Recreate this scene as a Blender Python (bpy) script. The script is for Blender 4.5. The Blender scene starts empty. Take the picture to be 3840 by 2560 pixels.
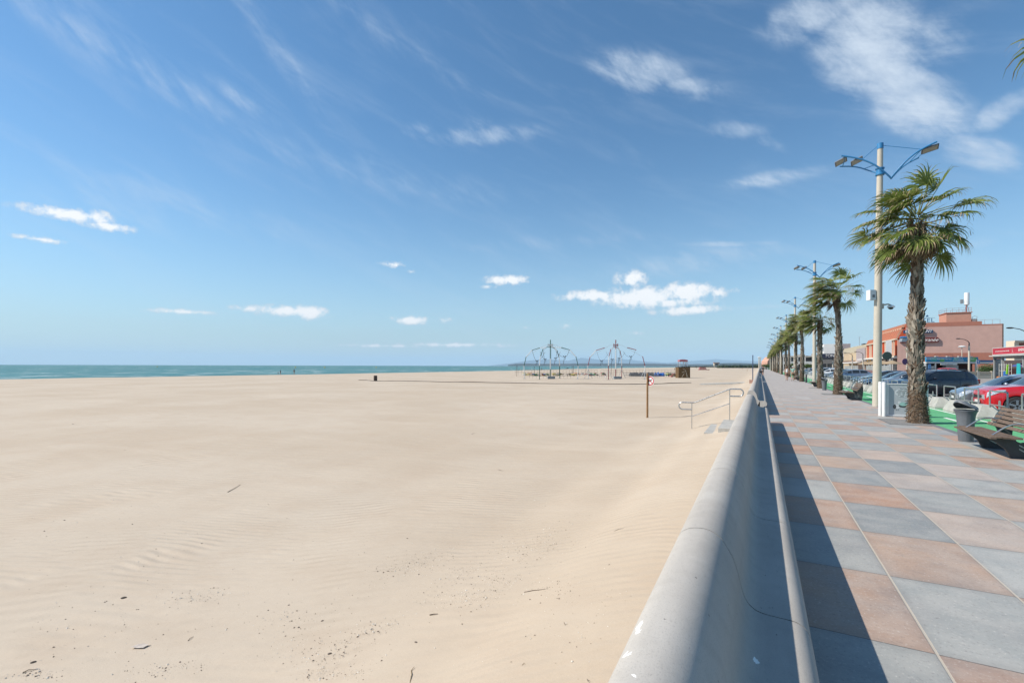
import bpy, math, random
from mathutils import Vector, Matrix, noise as mnoise
R = math.radians
random.seed(7)
S = bpy.context.scene
COL = S.collection

# ------------------------------------------------------------------ camera
F = 1760.0; TH = math.atan(930 / F); CT, ST = math.cos(TH), math.sin(TH); EYE = 1.65
cam_d = bpy.data.cameras.new("camera"); cam = bpy.data.objects.new("camera", cam_d); COL.objects.link(cam)
cam_d.sensor_width = 36; cam_d.lens = F / 3840 * 36; cam_d.shift_y = 91.5 / 3840
cam_d.clip_start = 0.05; cam_d.clip_end = 90000
cam.matrix_world = Matrix.Translation((0, 0, EYE)) @ Matrix.Rotation(TH, 4, 'Z') @ Matrix.Rotation(R(90), 4, 'X') @ Matrix.Rotation(R(0.16), 4, 'Z')
S.camera = cam
S.view_settings.view_transform = 'Standard'; S.view_settings.look = 'None'
S.view_settings.gamma = 1; S.view_settings.exposure = 0.27

def yh(u): return 1366.2 + 0.0028 * u
def P(u, v, z=0.0):
    "point on the plane of height z seen at photo pixel u, v"
    d = (EYE - z) * F / (v - yh(u)); xc = (u - 1920) / F * d
    return Vector((xc * CT - d * ST, xc * ST + d * CT, z))
def AY(u, v, Y):
    a = (u - 1920) / F; X = Y * (a * CT - ST) / (CT + a * ST); d = -X * ST + Y * CT
    return Vector((X, Y, EYE - (v - yh(u)) / F * d))
def AX(u, v, X):
    a = (u - 1920) / F; Y = X * (CT + a * ST) / (a * CT - ST); d = -X * ST + Y * CT
    return Vector((X, Y, EYE - (v - yh(u)) / F * d))
def AD(u, v, d):
    xc = (u - 1920) / F * d
    return Vector((xc * CT - d * ST, xc * ST + d * CT, EYE - (v - yh(u)) / F * d))

# ------------------------------------------------------------------ sun
SUN_EL = R(44); SX, SY = -CT, -ST          # horizontal direction towards the sun
sd = bpy.data.lights.new("sun", 'SUN'); so = bpy.data.objects.new("sun", sd); COL.objects.link(so)
sd.energy = 4.8; sd.angle = R(0.53); sd.color = (1.0, 0.925, 0.82)
sdir = Vector((SX * math.cos(SUN_EL), SY * math.cos(SUN_EL), math.sin(SUN_EL)))
so.rotation_euler = sdir.to_track_quat('Z', 'Y').to_euler()
so.location = (-40, -20, 60)

# ------------------------------------------------------------------ node helpers
class NT:
    def __init__(s, nt): s.nt = nt; s.N = nt.nodes; s.L = nt.links
    def link(s, a, b): s.L.new(a, b)
    def setin(s, sock, val):
        if val is None: return
        if hasattr(val, 'links') or isinstance(val, bpy.types.NodeSocket): s.L.new(val, sock)
        else: sock.default_value = val
    def m(s, op, a, b=None, c=None, clamp=False):
        n = s.N.new('ShaderNodeMath'); n.operation = op; n.use_clamp = clamp
        s.setin(n.inputs[0], a); s.setin(n.inputs[1], b); s.setin(n.inputs[2], c)
        return n.outputs[0]
    def vm(s, op, a, b=None, scale=None):
        n = s.N.new('ShaderNodeVectorMath'); n.operation = op
        s.setin(n.inputs[0], a); s.setin(n.inputs[1], b)
        if scale is not None: s.setin(n.inputs['Scale'], scale)
        return n.outputs['Value'] if op in ('DOT_PRODUCT', 'LENGTH', 'DISTANCE') else n.outputs[0]
    def sep(s, v):
        n = s.N.new('ShaderNodeSeparateXYZ'); s.L.new(v, n.inputs[0]); return n.outputs
    def comb(s, x, y, z=0.0):
        n = s.N.new('ShaderNodeCombineXYZ'); s.setin(n.inputs[0], x); s.setin(n.inputs[1], y); s.setin(n.inputs[2], z); return n.outputs[0]
    def noise(s, vec, scale, detail=4, rough=0.5, dist=0.0):
        n = s.N.new('ShaderNodeTexNoise'); s.setin(n.inputs['Vector'], vec); n.inputs['Scale'].default_value = scale
        n.inputs['Detail'].default_value = detail; n.inputs['Roughness'].default_value = rough; n.inputs['Distortion'].default_value = dist
        return n.outputs['Fac']
    def white(s, vec):
        n = s.N.new('ShaderNodeTexWhiteNoise'); n.noise_dimensions = '2D'; s.L.new(vec, n.inputs['Vector']); return n.outputs['Value']
    def ramp(s, fac, lo, hi, a=0.0, b=1.0, smooth=True):
        n = s.N.new('ShaderNodeMapRange'); n.interpolation_type = 'SMOOTHSTEP' if smooth else 'LINEAR'
        s.setin(n.inputs['Value'], fac); n.inputs['From Min'].default_value = lo; n.inputs['From Max'].default_value = hi
        n.inputs['To Min'].default_value = a; n.inputs['To Max'].default_value = b
        return n.outputs['Result']
    def mix(s, fac, a, b, mode='MIX'):
        n = s.N.new('ShaderNodeMix'); n.data_type = 'RGBA'; n.blend_type = mode; n.clamp_factor = True
        s.setin(n.inputs[0], fac)
        for i, x in ((6, a), (7, b)):
            if isinstance(x, (tuple, list)): x = (x[0], x[1], x[2], 1)
            s.setin(n.inputs[i], x)
        return n.outputs[2]
    def bump(s, h, strength=0.5, dist=0.01, normal=None):
        n = s.N.new('ShaderNodeBump'); n.inputs['Strength'].default_value = strength; n.inputs['Distance'].default_value = dist
        s.L.new(h, n.inputs['Height'])
        if normal: s.L.new(normal, n.inputs['Normal'])
        return n.outputs[0]
    def pos(s):
        return s.N.new('ShaderNodeNewGeometry').outputs['Position']
    def objc(s):
        return s.N.new('ShaderNodeTexCoord').outputs['Object']

def newmat(name):
    m = bpy.data.materials.new(name); m.use_nodes = True
    t = NT(m.node_tree); b = m.node_tree.nodes['Principled BSDF']
    return m, t, b
MATS = {}
def mat(name, col, rough=0.6, metal=0.0, var=0.12, scale=6.0, bump=0.0, bscale=40.0, spec=0.5, coat=0.0, alpha=None, trans=0.0):
    "plain procedural material: base colour broken up by two noises, optional bump"
    if name in MATS: return MATS[name]
    m, t, b = newmat(name)
    pc = t.objc()
    n1 = t.noise(pc, scale, 5, 0.6); n2 = t.noise(pc, scale * 9, 3, 0.6)
    f = t.m('ADD', t.m('MULTIPLY', n1, 0.65), t.m('MULTIPLY', n2, 0.35))
    f = t.ramp(f, 0.3, 0.7, 0, 1)
    lo = [max(0, c * (1 - var)) for c in col]; hi = [min(1, c * (1 + var)) for c in col]
    t.link(t.mix(f, lo, hi), b.inputs['Base Color'])
    b.inputs['Metallic'].default_value = metal; b.inputs['Specular IOR Level'].default_value = spec
    t.link(t.ramp(n1, 0.2, 0.8, max(0.02, rough - 0.07), min(1, rough + 0.07)), b.inputs['Roughness'])
    if coat: b.inputs['Coat Weight'].default_value = coat; b.inputs['Coat Roughness'].default_value = 0.04
    if trans: b.inputs['Transmission Weight'].default_value = trans
    if alpha is not None: b.inputs['Alpha'].default_value = alpha
    if bump:
        t.link(t.bump(t.noise(pc, bscale, 5, 0.6), bump, 0.01), b.inputs['Normal'])
    MATS[name] = m
    return m

# ------------------------------------------------------------------ world: physical sky with clouds at infinity
W = bpy.data.worlds.new("World"); S.world = W; W.use_nodes = True
t = NT(W.node_tree); t.N.clear()
out = t.N.new('ShaderNodeOutputWorld'); bg = t.N.new('ShaderNodeBackground'); t.link(bg.outputs[0], out.inputs[0])
sky = t.N.new('ShaderNodeTexSky'); sky.sky_type = 'NISHITA'; sky.sun_disc = False
sky.sun_elevation = SUN_EL; sky.sun_rotation = math.atan2(SX, SY) % (2 * math.pi)
sky.altitude = 0; sky.air_density = 1.0; sky.dust_density = 0.1; sky.ozone_density = 1.0
SKYK = 0.115
dirv = t.N.new('ShaderNodeTexCoord').outputs['Generated']
d = t.vm('NORMALIZE', dirv); x, y, z = t.sep(d)
az = t.m('ARCTAN2', x, y); el = t.m('ARCSINE', z)
def azel(dx, dy):
    "display pixel (2352 wide) -> azimuth, elevation"
    u, v = dx * 1.6327, dy * 1.6327
    p = AD(u, v, 1.0); p.z -= EYE
    return math.atan2(p.x, p.y), math.atan2(p.z, math.hypot(p.x, p.y))
zc = t.m('MAXIMUM', z, 0.02)
plane = t.comb(t.m('DIVIDE', x, t.m('ADD', zc, 0.12)), t.m('DIVIDE', y, t.m('ADD', zc, 0.12)), 0)
ae = t.comb(az, el, 0)
nfine = t.noise(ae, 42, 5, 0.62, 0.0)
# cumulus: cx, cy, half width, half height (display pixels), strength
CUM = [(160, 494, 120, 17, 1.0), (250, 520, 75, 13, 0.9), (215, 500, 60, 20, .9), (95, 550, 80, 8, .75), (420, 716, 85, 8, .9), (655, 714, 85, 15, .9), (705, 718, 60, 19, 1), (570, 709, 45, 10, .7),
       (945, 735, 52, 11, 1), (1022, 736, 17, 9, .7), (900, 607, 36, 9, .8), (945, 624, 11, 6, .6), (1165, 643, 60, 13, 1), (1118, 658, 24, 6, .6),
       (1370, 680, 105, 16, 1), (1470, 684, 140, 27, 1.15), (1540, 694, 110, 15, 1.0), (1450, 640, 42, 24, 1.0), (1575, 672, 80, 26, 1.15), (1648, 674, 26, 14, .9), (1583, 712, 100, 13, 1), (1690, 667, 14, 7, .6), (1300, 747, 15, 9, .6),
       (880, 794, 130, 5, .7), (1050, 792, 150, 6, .8), (1460, 766, 30, 8, .4), (1210, 752, 25, 4, .4)]
def ell(cx, cy, hw, hh, ang=0.0):
    a0, e0 = azel(cx, cy); a1, _ = azel(cx + hw, cy); _, e1 = azel(cx, cy - hh)
    n = t.N.new('ShaderNodeMapping'); n.vector_type = 'TEXTURE'; t.link(ae, n.inputs[0])
    n.inputs['Location'].default_value = (a0, e0, 0); n.inputs['Rotation'].default_value = (0, 0, R(ang)); n.inputs['Scale'].default_value = (a1 - a0, e1 - e0, 1)
    return t.vm('LENGTH', n.outputs[0])
cum = None
for cx, cy, hw, hh, st in CUM:
    g = t.m('MULTIPLY_ADD', ell(cx, cy, hw, hh), -st, 1.25 * st)
    cum = g if cum is None else t.m('MAXIMUM', cum, g)
cv = t.m('ADD', cum, t.m('MULTIPLY', t.m('SUBTRACT', nfine, 0.5), 3.2))
cmask = t.m('MULTIPLY', t.ramp(cv, 0.08, 1.05), t.ramp(cum, 0.0, 0.30))
# cirrus: elliptical regions (centre, half axes, tilt) filled with streaky noise
def streak(angle, fx, fy, det):
    n = t.N.new('ShaderNodeMapping'); n.vector_type = 'TEXTURE'; t.link(ae, n.inputs[0])
    n.inputs['Rotation'].default_value = (0, 0, R(angle)); n.inputs['Scale'].default_value = (1 / fx, 1 / fy, 1)
    return t.noise(n.outputs[0], 1.0, det, 0.62, 0.35)
s1 = streak(-22, 4.5, 22, 8); s2 = streak(-48, 9, 34, 6); s3 = t.noise(ae, 11.0, 7, 0.68)
CIR = [(330, 160, 420, 70, -20, .30), (150, 60, 280, 70, -15, .34), (600, 70, 260, 60, -42, .26), (900, 100, 330, 50, -20, .20), (560, 235, 120, 30, -22, .32), (1110, 312, 170, 28, 4, .42), (1090, 300, 50, 40, 25, .3), (960, 300, 60, 30, 15, .26),
       (1460, 165, 140, 66, -12, .50), (1580, 205, 120, 34, -14, .42), (1690, 300, 120, 26, -12, .38), (1770, 330, 60, 20, -30, .35), (1780, 408, 150, 24, 0, .42), (1690, 560, 150, 10, -5, .38), (1750, 705, 100, 7, 0, .35), (1600, 600, 420, 40, 4, .28),
       (1990, 110, 190, 130, -42, 1.0), (2090, 230, 230, 75, -45, .98), (2240, 345, 140, 40, -35, .85), (1880, 30, 170, 70, 0, .75), (2290, 260, 120, 40, 25, .55), (2150, 90, 120, 80, -30, .45), (400, 480, 500, 90, -5, .20), (850, 400, 520, 60, -6, .2), (2230, 560, 220, 20, 5, .2), (1250, 560, 380, 26, 2, .22)]
cir = None
for cx, cy, hw, hh, ang, st in CIR:
    g = t.ramp(ell(cx, cy, hw, hh, ang), 0.1, 1.35, st, 0)
    cir = g if cir is None else t.m('MAXIMUM', cir, g)
stx = t.m('ADD', t.m('MULTIPLY', s1, 0.42), t.m('ADD', t.m('MULTIPLY', s2, 0.30), t.m('MULTIPLY', s3, 0.28)))
cirm = t.m('ADD', cir, t.m('MULTIPLY', t.m('SUBTRACT', stx, 0.5), 4.0))
cirm = t.m('MULTIPLY', t.ramp(cirm, -0.15, 1.5), t.ramp(cir, 0.0, 0.40))
cirm = t.m('ADD', cirm, t.m('MULTIPLY', t.ramp(s1, 0.45, 0.75), 0.09), None, True)
hsv = t.N.new('ShaderNodeHueSaturation'); hsv.inputs['Saturation'].default_value = 1.16; hsv.inputs['Hue'].default_value = 0.492
t.link(sky.outputs[0], hsv.inputs['Color'])
skyc = hsv.outputs[0]
def K(*c): return tuple(v / SKYK for v in c)
hz = t.m('POWER', t.ramp(el, -0.02, 0.50, 1.0, 0.0, False), 2.6)
skyc = t.mix(1.0, skyc, (0.86, 0.97, 1.06), 'MULTIPLY')
skyc = t.mix(t.m('MULTIPLY', hz, 0.93), skyc, K(0.355, 0.530, 0.650))
c1 = t.mix(cirm, skyc, K(0.56, 0.65, 0.76))
cshade = t.ramp(t.m('ADD', cum, nfine), 0.6, 1.5)
cc = t.mix(cshade, K(0.56, 0.63, 0.71), K(0.86, 0.88, 0.90))
c2 = t.mix(t.m('MULTIPLY', cmask, 0.97), c1, cc)
t.link(c2, bg.inputs['Color']); bg.inputs['Strength'].default_value = SKYK

# ------------------------------------------------------------------ mesh helpers
class MB:
    def __init__(s): s.v = []; s.f = []; s.m = []
    def add(s, vs, fs, mi=0):
        o = len(s.v); s.v += [tuple(p) for p in vs]
        for f in fs: s.f.append(tuple(o + i for i in f)); s.m.append(mi)
        return s
    def quad(s, a, b, c, d, mi=0): return s.add([a, b, c, d], [(0, 1, 2, 3)], mi)
    def box(s, c, size, mi=0, rz=0.0, taper=1.0, M=None):
        hx, hy, hz = [q / 2 for q in size]; c = Vector(c); vs = []
        ca, sa = math.cos(rz), math.sin(rz)
        for zz, k in ((-hz, 1), (hz, taper)):
            for xx, yy in ((-hx, -hy), (hx, -hy), (hx, hy), (-hx, hy)):
                p = Vector((xx * k * ca - yy * k * sa, xx * k * sa + yy * k * ca, zz))
                if M: p = M @ p
                vs.append(c + p)
        return s.add(vs, [(3, 2, 1, 0), (4, 5, 6, 7), (0, 1, 5, 4), (1, 2, 6, 5), (2, 3, 7, 6), (3, 0, 4, 7)], mi)
    def bb(s, x0, x1, y0, y1, z0, z1, mi=0): return s.box(((x0+x1)/2, (y0+y1)/2, (z0+z1)/2), (abs(x1-x0), abs(y1-y0), abs(z1-z0)), mi)
    def tube(s, pts, r, n=8, mi=0, cap=True):
        pts = [Vector(p) for p in pts]; k = len(pts)
        rs = r if isinstance(r, (list, tuple)) else [r] * k
        tang = []
        for i in range(k):
            d = pts[min(i + 1, k - 1)] - pts[max(i - 1, 0)]
            tang.append(d.normalized() if d.length > 1e-9 else Vector((0, 0, 1)))
        up = Vector((0, 0, 1)) if abs(tang[0].z) < 0.9 else Vector((1, 0, 0))
        a = tang[0].cross(up).normalized(); vs = []
        for i in range(k):
            a = (a - tang[i] * a.dot(tang[i])).normalized(); b = tang[i].cross(a)
            for j in range(n):
                w = 2 * math.pi * j / n
                vs.append(pts[i] + (a * math.cos(w) + b * math.sin(w)) * rs[i])
        fs = [(i * n + j, i * n + (j + 1) % n, (i + 1) * n + (j + 1) % n, (i + 1) * n + j) for i in range(k - 1) for j in range(n)]
        if cap: fs += [tuple(range(n - 1, -1, -1)), tuple((k - 1) * n + j for j in range(n))]
        return s.add(vs, fs, mi)
    def lathe(s, prof, c=(0, 0, 0), n=16, mi=0, axis='Z', closed=True):
        c = Vector(c); vs = []
        for r, h in prof:
            for j in range(n):
                w = 2 * math.pi * j / n; p, q = r * math.cos(w), r * math.sin(w)
                vs.append(c + (Vector((p, q, h)) if axis == 'Z' else Vector((p, h, q)) if axis == 'Y' else Vector((h, p, q))))
        k = len(prof)
        fs = [(i * n + j, i * n + (j + 1) % n, (i + 1) * n + (j + 1) % n, (i + 1) * n + j) for i in range(k - 1) for j in range(n)]
        if closed: fs += [tuple(range(n - 1, -1, -1)), tuple((k - 1) * n + j for j in range(n))]
        return s.add(vs, fs, mi)
    def prism(s, poly, y0, y1, mi=0, axis='Y'):
        "polygon of (a, b) extruded along an axis: Y -> (a, y, b); X -> (x, a, b); Z -> (a, b, z)"
        n = len(poly); mk = {'Y': lambda a, b, h: (a, h, b), 'X': lambda a, b, h: (h, a, b), 'Z': lambda a, b, h: (a, b, h)}[axis]
        vs = [mk(a, b, y0) for a, b in poly] + [mk(a, b, y1) for a, b in poly]
        return s.add(vs, [tuple(range(n)), tuple(range(2 * n - 1, n - 1, -1))] + [(i, i + n, (i + 1) % n + n, (i + 1) % n) for i in range(n)], mi)
    def ball(s, c, r, n=10, k=6, mi=0, sc=(1, 1, 1)):
        pr = [(max(1e-4, math.sin(math.pi * i / k)), -math.cos(math.pi * i / k)) for i in range(k + 1)]
        c = Vector(c); vs = []
        for a, h in pr:
            for j in range(n):
                w = 2 * math.pi * j / n; vs.append(c + Vector((a * math.cos(w) * r * sc[0], a * math.sin(w) * r * sc[1], h * r * sc[2])))
        return s.add(vs, [(i * n + j, i * n + (j + 1) % n, (i + 1) * n + (j + 1) % n, (i + 1) * n + j) for i in range(k) for j in range(n)], mi)
    def obj(s, name, mats, parent=None, smooth=True, angle=35, loc=None, rz=None, fix=True):
        me = bpy.data.meshes.new(name); me.from_pydata(s.v, [], s.f)
        mats = mats if isinstance(mats, (list, tuple)) else [mats]
        for q in mats:
            if q: me.materials.append(q)
        me.polygons.foreach_set('material_index', s.m)
        if fix:
            import bmesh
            bm = bmesh.new(); bm.from_mesh(me); bmesh.ops.recalc_face_normals(bm, faces=bm.faces); bm.to_mesh(me); bm.free()
        if smooth:
            me.shade_smooth(); me.set_sharp_from_angle(angle=R(angle))
        me.update()
        o = bpy.data.objects.new(name, me); COL.objects.link(o)
        if parent: o.parent = parent
        if loc is not None: o.location = loc
        if rz is not None: o.rotation_euler = (0, 0, rz)
        return o
def tag(o, label=None, cat=None, group=None, kind=None):
    if label: o['label'] = label
    if cat: o['category'] = cat
    if group: o['group'] = group
    if kind: o['kind'] = kind
    return o
def thing(name, label, cat, loc=(0, 0, 0), rz=0.0, group=None):
    o = bpy.data.objects.new(name, None); COL.objects.link(o); o.location = loc; o.rotation_euler = (0, 0, rz)
    o.empty_display_size = 0.2
    return tag(o, label, cat, group)
def copy_tree(o, parent=None):
    c = o.copy(); COL.objects.link(c)
    if parent: c.parent = parent
    for ch in [q for q in list(bpy.data.objects) if q.parent == o]: copy_tree(ch, c)
    return c
def dup(root, loc, rz=None, label=None, sc=None):
    c = copy_tree(root); c.location = loc
    if rz is not None: c.rotation_euler = (0, 0, rz)
    if label: c['label'] = label
    if sc: c.scale = sc if isinstance(sc, (tuple, list)) else (sc, sc, sc)
    return c
def text(name, body, size, m, parent, loc, rot, depth=0.01, shear=0.0, xs=1.0, align='CENTER', space=1.0):
    cu = bpy.data.curves.new(name, 'FONT'); cu.body = body; cu.size = size; cu.extrude = depth; cu.shear = shear
    cu.align_x = align; cu.align_y = 'CENTER'; cu.space_character = space; cu.resolution_u = 3
    o = bpy.data.objects.new(name, cu); COL.objects.link(o)
    bpy.context.view_layer.update()
    dg = bpy.context.evaluated_depsgraph_get(); me = bpy.data.meshes.new_from_object(o.evaluated_get(dg))
    bpy.data.objects.remove(o)
    me.materials.clear(); me.materials.append(m)
    q = bpy.data.objects.new(name, me); COL.objects.link(q); q.parent = parent
    q.location = loc; q.rotation_euler = rot; q.scale = (xs, 1, 1)
    return q
RX = R(90)
FACE_NY = (RX, 0, 0)                 # text read from -Y
FACE_NX = (RX, 0, R(-90))            # text read from -X
# ------------------------------------------------------------------ sand, sea, far land
def lerp_tab(tab, q):
    if q <= tab[0][0]: return tab[0][1]
    for (a, b), (c, d) in zip(tab, tab[1:]):
        if q <= c:
            k = (q - a) / (c - a); k2 = k * k * (3 - 2 * k) * 0.35 + k * 0.65
            return b + (d - b) * k2
    return tab[-1][1]
SHORE = [(-400, -150), (38, -146), (110, -143), (271, -148), (459, -180), (690, -203), (1500, -225), (2300, -150), (3200, 400)]
def shore_x(Y):
    for (a, b), (c, d) in zip(SHORE, SHORE[1:]):
        if Y <= c: return b + (d - b) * (Y - a) / (c - a)
    return 400
SEA = -1.55
SLOPE = [(0.3, -0.27), (0.9, -0.30), (1.5, -0.42), (2.2, -0.62), (3.5, -0.80), (6, -0.88), (25, -0.98), (70, -1.10), (100, -1.2), (135, -1.38), (146, -1.55), (160, -2.1), (220, -4)]
def sandz(X, Y):
    d = -X
    if d <= 0.3: return -0.27
    sx = shore_x(Y)
    if d > 25: d = 25 + (d - 25) * (146 - 25) / (max(60, -sx) - 25) if sx < -60 else d
    z = lerp_tab(SLOPE, d)
    k = min(1, max(0, (-X - 0.8) / 3.0))
    z += k * (0.075 * mnoise.noise(Vector((X * 0.16, Y * 0.11, 0))) + 0.03 * mnoise.noise(Vector((X * 0.55, Y * 0.40, 5))))
    if -X < 3: z += 0.03 * mnoise.noise(Vector((X * 1.2, Y * 0.35, 9)))
    # drift in front of the far stair ramps
    return z
def axis_samples(lo, hi, dense_c, step0, grow):
    out = {dense_c}; q, st = dense_c, step0
    while q < hi: q += st; st *= grow; out.add(min(q, hi))
    q, st = dense_c, step0
    while q > lo: q -= st; st *= grow; out.add(max(q, lo))
    return sorted(out)
m, t, b = newmat("beach_sand")
pc = t.pos(); px, py, pz = t.sep(pc)
big = t.noise(pc, 0.12, 5, 0.55); mid = t.noise(pc, 0.9, 6, 0.6); fine = t.noise(pc, 260, 2, 0.7); speck = t.noise(pc, 60, 3, 0.8)
streaks = t.noise(t.comb(t.m('MULTIPLY', px, 0.10), t.m('MULTIPLY', py, 0.5), 0), 1.0, 5, 0.6)
c = t.mix(t.ramp(big, 0.35, 0.65), (0.520, 0.430, 0.328), (0.578, 0.495, 0.393))
c = t.mix(t.ramp(mid, 0.4, 0.75, 0, 0.5), c, (0.500, 0.400, 0.300))
c = t.mix(t.ramp(streaks, 0.50, 0.72, 0, 0.45), c, (0.610, 0.520, 0.410))
c = t.mix(t.ramp(fine, 0.32, 0.68, 0.30, 0.0), c, (0.30, 0.23, 0.165))
c = t.mix(t.ramp(speck, 0.68, 0.76, 0, 0.45), c, (0.26, 0.21, 0.17))
wet = t.ramp(t.m('ADD', pz, t.m('MULTIPLY', mid, 0.06)), SEA + 0.16, SEA + 0.05)
c = t.mix(t.m('MULTIPLY', wet, 0.6), c, (0.30, 0.25, 0.20))
t.link(c, b.inputs['Base Color'])
t.link(t.ramp(wet, 0, 1, 0.95, 0.45), b.inputs['Roughness']); b.inputs['Specular IOR Level'].default_value = 0.15
wn = t.m('ADD', t.m('MULTIPLY', px, -ST), t.m('MULTIPLY', py, CT))          # ripple crests run across the wind
warp = t.m('MULTIPLY', t.noise(t.comb(t.m('MULTIPLY', px, 0.32), t.m('MULTIPLY', py, 0.32), 0), 1.0, 3, 0.45), 1.5)
rip = t.m('SINE', t.m('MULTIPLY', t.m('ADD', wn, warp), 2 * math.pi / 0.155))
rmask = t.ramp(t.noise(pc, 0.42, 4, 0.6), 0.36, 0.58, 0.25, 1.0)
rip2 = t.m('SINE', t.m('MULTIPLY', t.m('ADD', t.m('ADD', wn, t.m('MULTIPLY', px, 0.25)), t.m('MULTIPLY', warp, 1.4)), 2 * math.pi / 0.42))
h = t.m('ADD', t.m('MULTIPLY', t.m('MULTIPLY', rip, rmask), 0.0060), t.m('MULTIPLY', rip2, 0.0022))
h = t.m('ADD', h, t.m('MULTIPLY', t.noise(pc, 5, 6, 0.65), 0.006))
h = t.m('ADD', h, t.m('MULTIPLY', speck, 0.0022))
n = t.N.new('ShaderNodeBump'); n.inputs['Strength'].default_value = 1.0; n.inputs['Distance'].default_value = 1.0
t.link(h, n.inputs['Height']); t.link(n.outputs[0], b.inputs['Normal'])
SAND = m
xs = [q for q in axis_samples(-260, -0.36, -1.0, 0.16, 1.045)]
ys = axis_samples(-60, 3200, 3.0, 0.22, 1.035)
mb = MB(); nx, ny = len(xs), len(ys)
for yy in ys:
    for xx in xs: mb.v.append((xx, yy, sandz(xx, yy)))
for j in range(ny - 1):
    for i in range(nx - 1):
        a = j * nx + i; mb.f.append((a, a + 1, a + nx + 1, a + nx)); mb.m.append(0)
tag(mb.obj('beach_sand', SAND, fix=False, angle=180), kind='structure')

m, t, b = newmat("sea_water")
pc = t.pos()
w1 = t.noise(t.vm('MULTIPLY', pc, (0.5, 0.16, 1)), 1.0, 6, 0.62, 0.4); w2 = t.noise(pc, 0.035, 4, 0.6)
px, py, pz = t.sep(pc)
shoreward = t.ramp(t.m('ADD', px, t.m('MULTIPLY', w2, 60)), -420, -130)
c = t.mix(t.ramp(w2, 0.35, 0.65), (0.010, 0.100, 0.090), (0.022, 0.155, 0.130))
c = t.mix(t.m('MULTIPLY', shoreward, 0.5), c, (0.070, 0.190, 0.180))
c = t.mix(t.ramp(w1, 0.48, 0.62, 0, 0.5), c, (0.060, 0.225, 0.215))
foamn = t.noise(t.vm('MULTIPLY', pc, (0.11, 0.05, 1)), 1.0, 6, 0.78, 0.3)
foam = t.ramp(foamn, 0.575, 0.615)
c = t.mix(t.m('MULTIPLY', foam, 0.95), c, (0.72, 0.76, 0.75))
t.link(c, b.inputs['Base Color']); t.link(t.ramp(foam, 0, 1, 0.32, 0.8), b.inputs['Roughness']); b.inputs['Specular IOR Level'].default_value = 0.09
t.link(t.bump(w1, 0.9, 0.35), b.inputs['Normal'])
mb = MB(); E = 8000
tag(mb.add([(-E, -E, SEA), (E, -E, SEA), (E, E, SEA), (-E, E, SEA)], [(0, 1, 2, 3)]).obj('sea', m, smooth=False), kind='structure')

def hill_strip(name, pts, depth, base, m, jag=0.0, seed=0, sub=6):
    "ridge along world points (x, y, height): front slope, crest and back slope"
    mb = MB(); L = []
    for (a, b_) in zip(pts, pts[1:]):
        for k in range(sub):
            f = k / sub; L.append(tuple(a[i] + (b_[i] - a[i]) * f for i in range(3)))
    L.append(pts[-1]); prof = [(-1.0, 0.0), (-0.62, 0.55), (-0.3, 0.86), (0, 1.0), (0.5, 0.8), (1.0, 0.0)]
    k = len(prof)
    for i, (x, y, h_) in enumerate(L):
        r = Vector((x, y, 0)).normalized()
        for q, (o, f) in enumerate(prof):
            n_ = mnoise.noise(Vector((x * 0.0006 + seed, y * 0.0006, q * 0.8))) + 0.5 * mnoise.noise(Vector((x * 0.003 + seed, y * 0.003, q)))
            mb.v.append((x + r.x * o * depth, y + r.y * o * depth, base + max(0.0, h_ * f * (1 + jag * n_)) if f else base))
    for i in range(len(L) - 1):
        for q in range(k - 1): mb.f.append((i * k + q, i * k + q + 1, (i + 1) * k + q + 1, (i + 1) * k + q)); mb.m.append(0)
    return tag(mb.obj(name, m, angle=180), kind='structure')
HILL = mat("far_scrub", (0.045, 0.060, 0.060), 0.95, var=0.35, scale=0.004, spec=0.05)
CLIFF = mat("headland_scrub", (0.055, 0.064, 0.060), 0.95, var=0.5, scale=0.012, spec=0.05)
def ridge(pix, d):
    "pixel skyline -> ridge points at camera depth d"
    out = []
    for u, v in pix:
        p = AD(u, v, d); out.append((p.x, p.y, max(1.0, p.z - SEA)))
    return out
hill_strip('headland', ridge([(1905, 1367), (1935, 1363.5), (2050, 1363), (2200, 1362), (2330, 1361.5), (2450, 1362.5), (2560, 1365), (2650, 1365.5), (2760, 1367), (2900, 1368), (3050, 1369)], 9500), 300, SEA, CLIFF, 0.25, 3)
hill_strip('mountain_ridge', ridge([(1830, 1371), (1900, 1363), (1980, 1352), (2060, 1347), (2130, 1352), (2180, 1341.5), (2250, 1347), (2330, 1345), (2400, 1352), (2500, 1361), (2600, 1352), (2680, 1346), (2760, 1351), (2900, 1357), (3100, 1352), (3300, 1356)], 28000), 2500, SEA, HILL, 0.10, 8)
hill_strip('coastal_hills', ridge([(2640, 1370), (2700, 1362.5), (2780, 1361), (2850, 1363), (2950, 1361), (3100, 1364), (3300, 1366)], 6500), 500, SEA, HILL, 0.2, 11)

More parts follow.
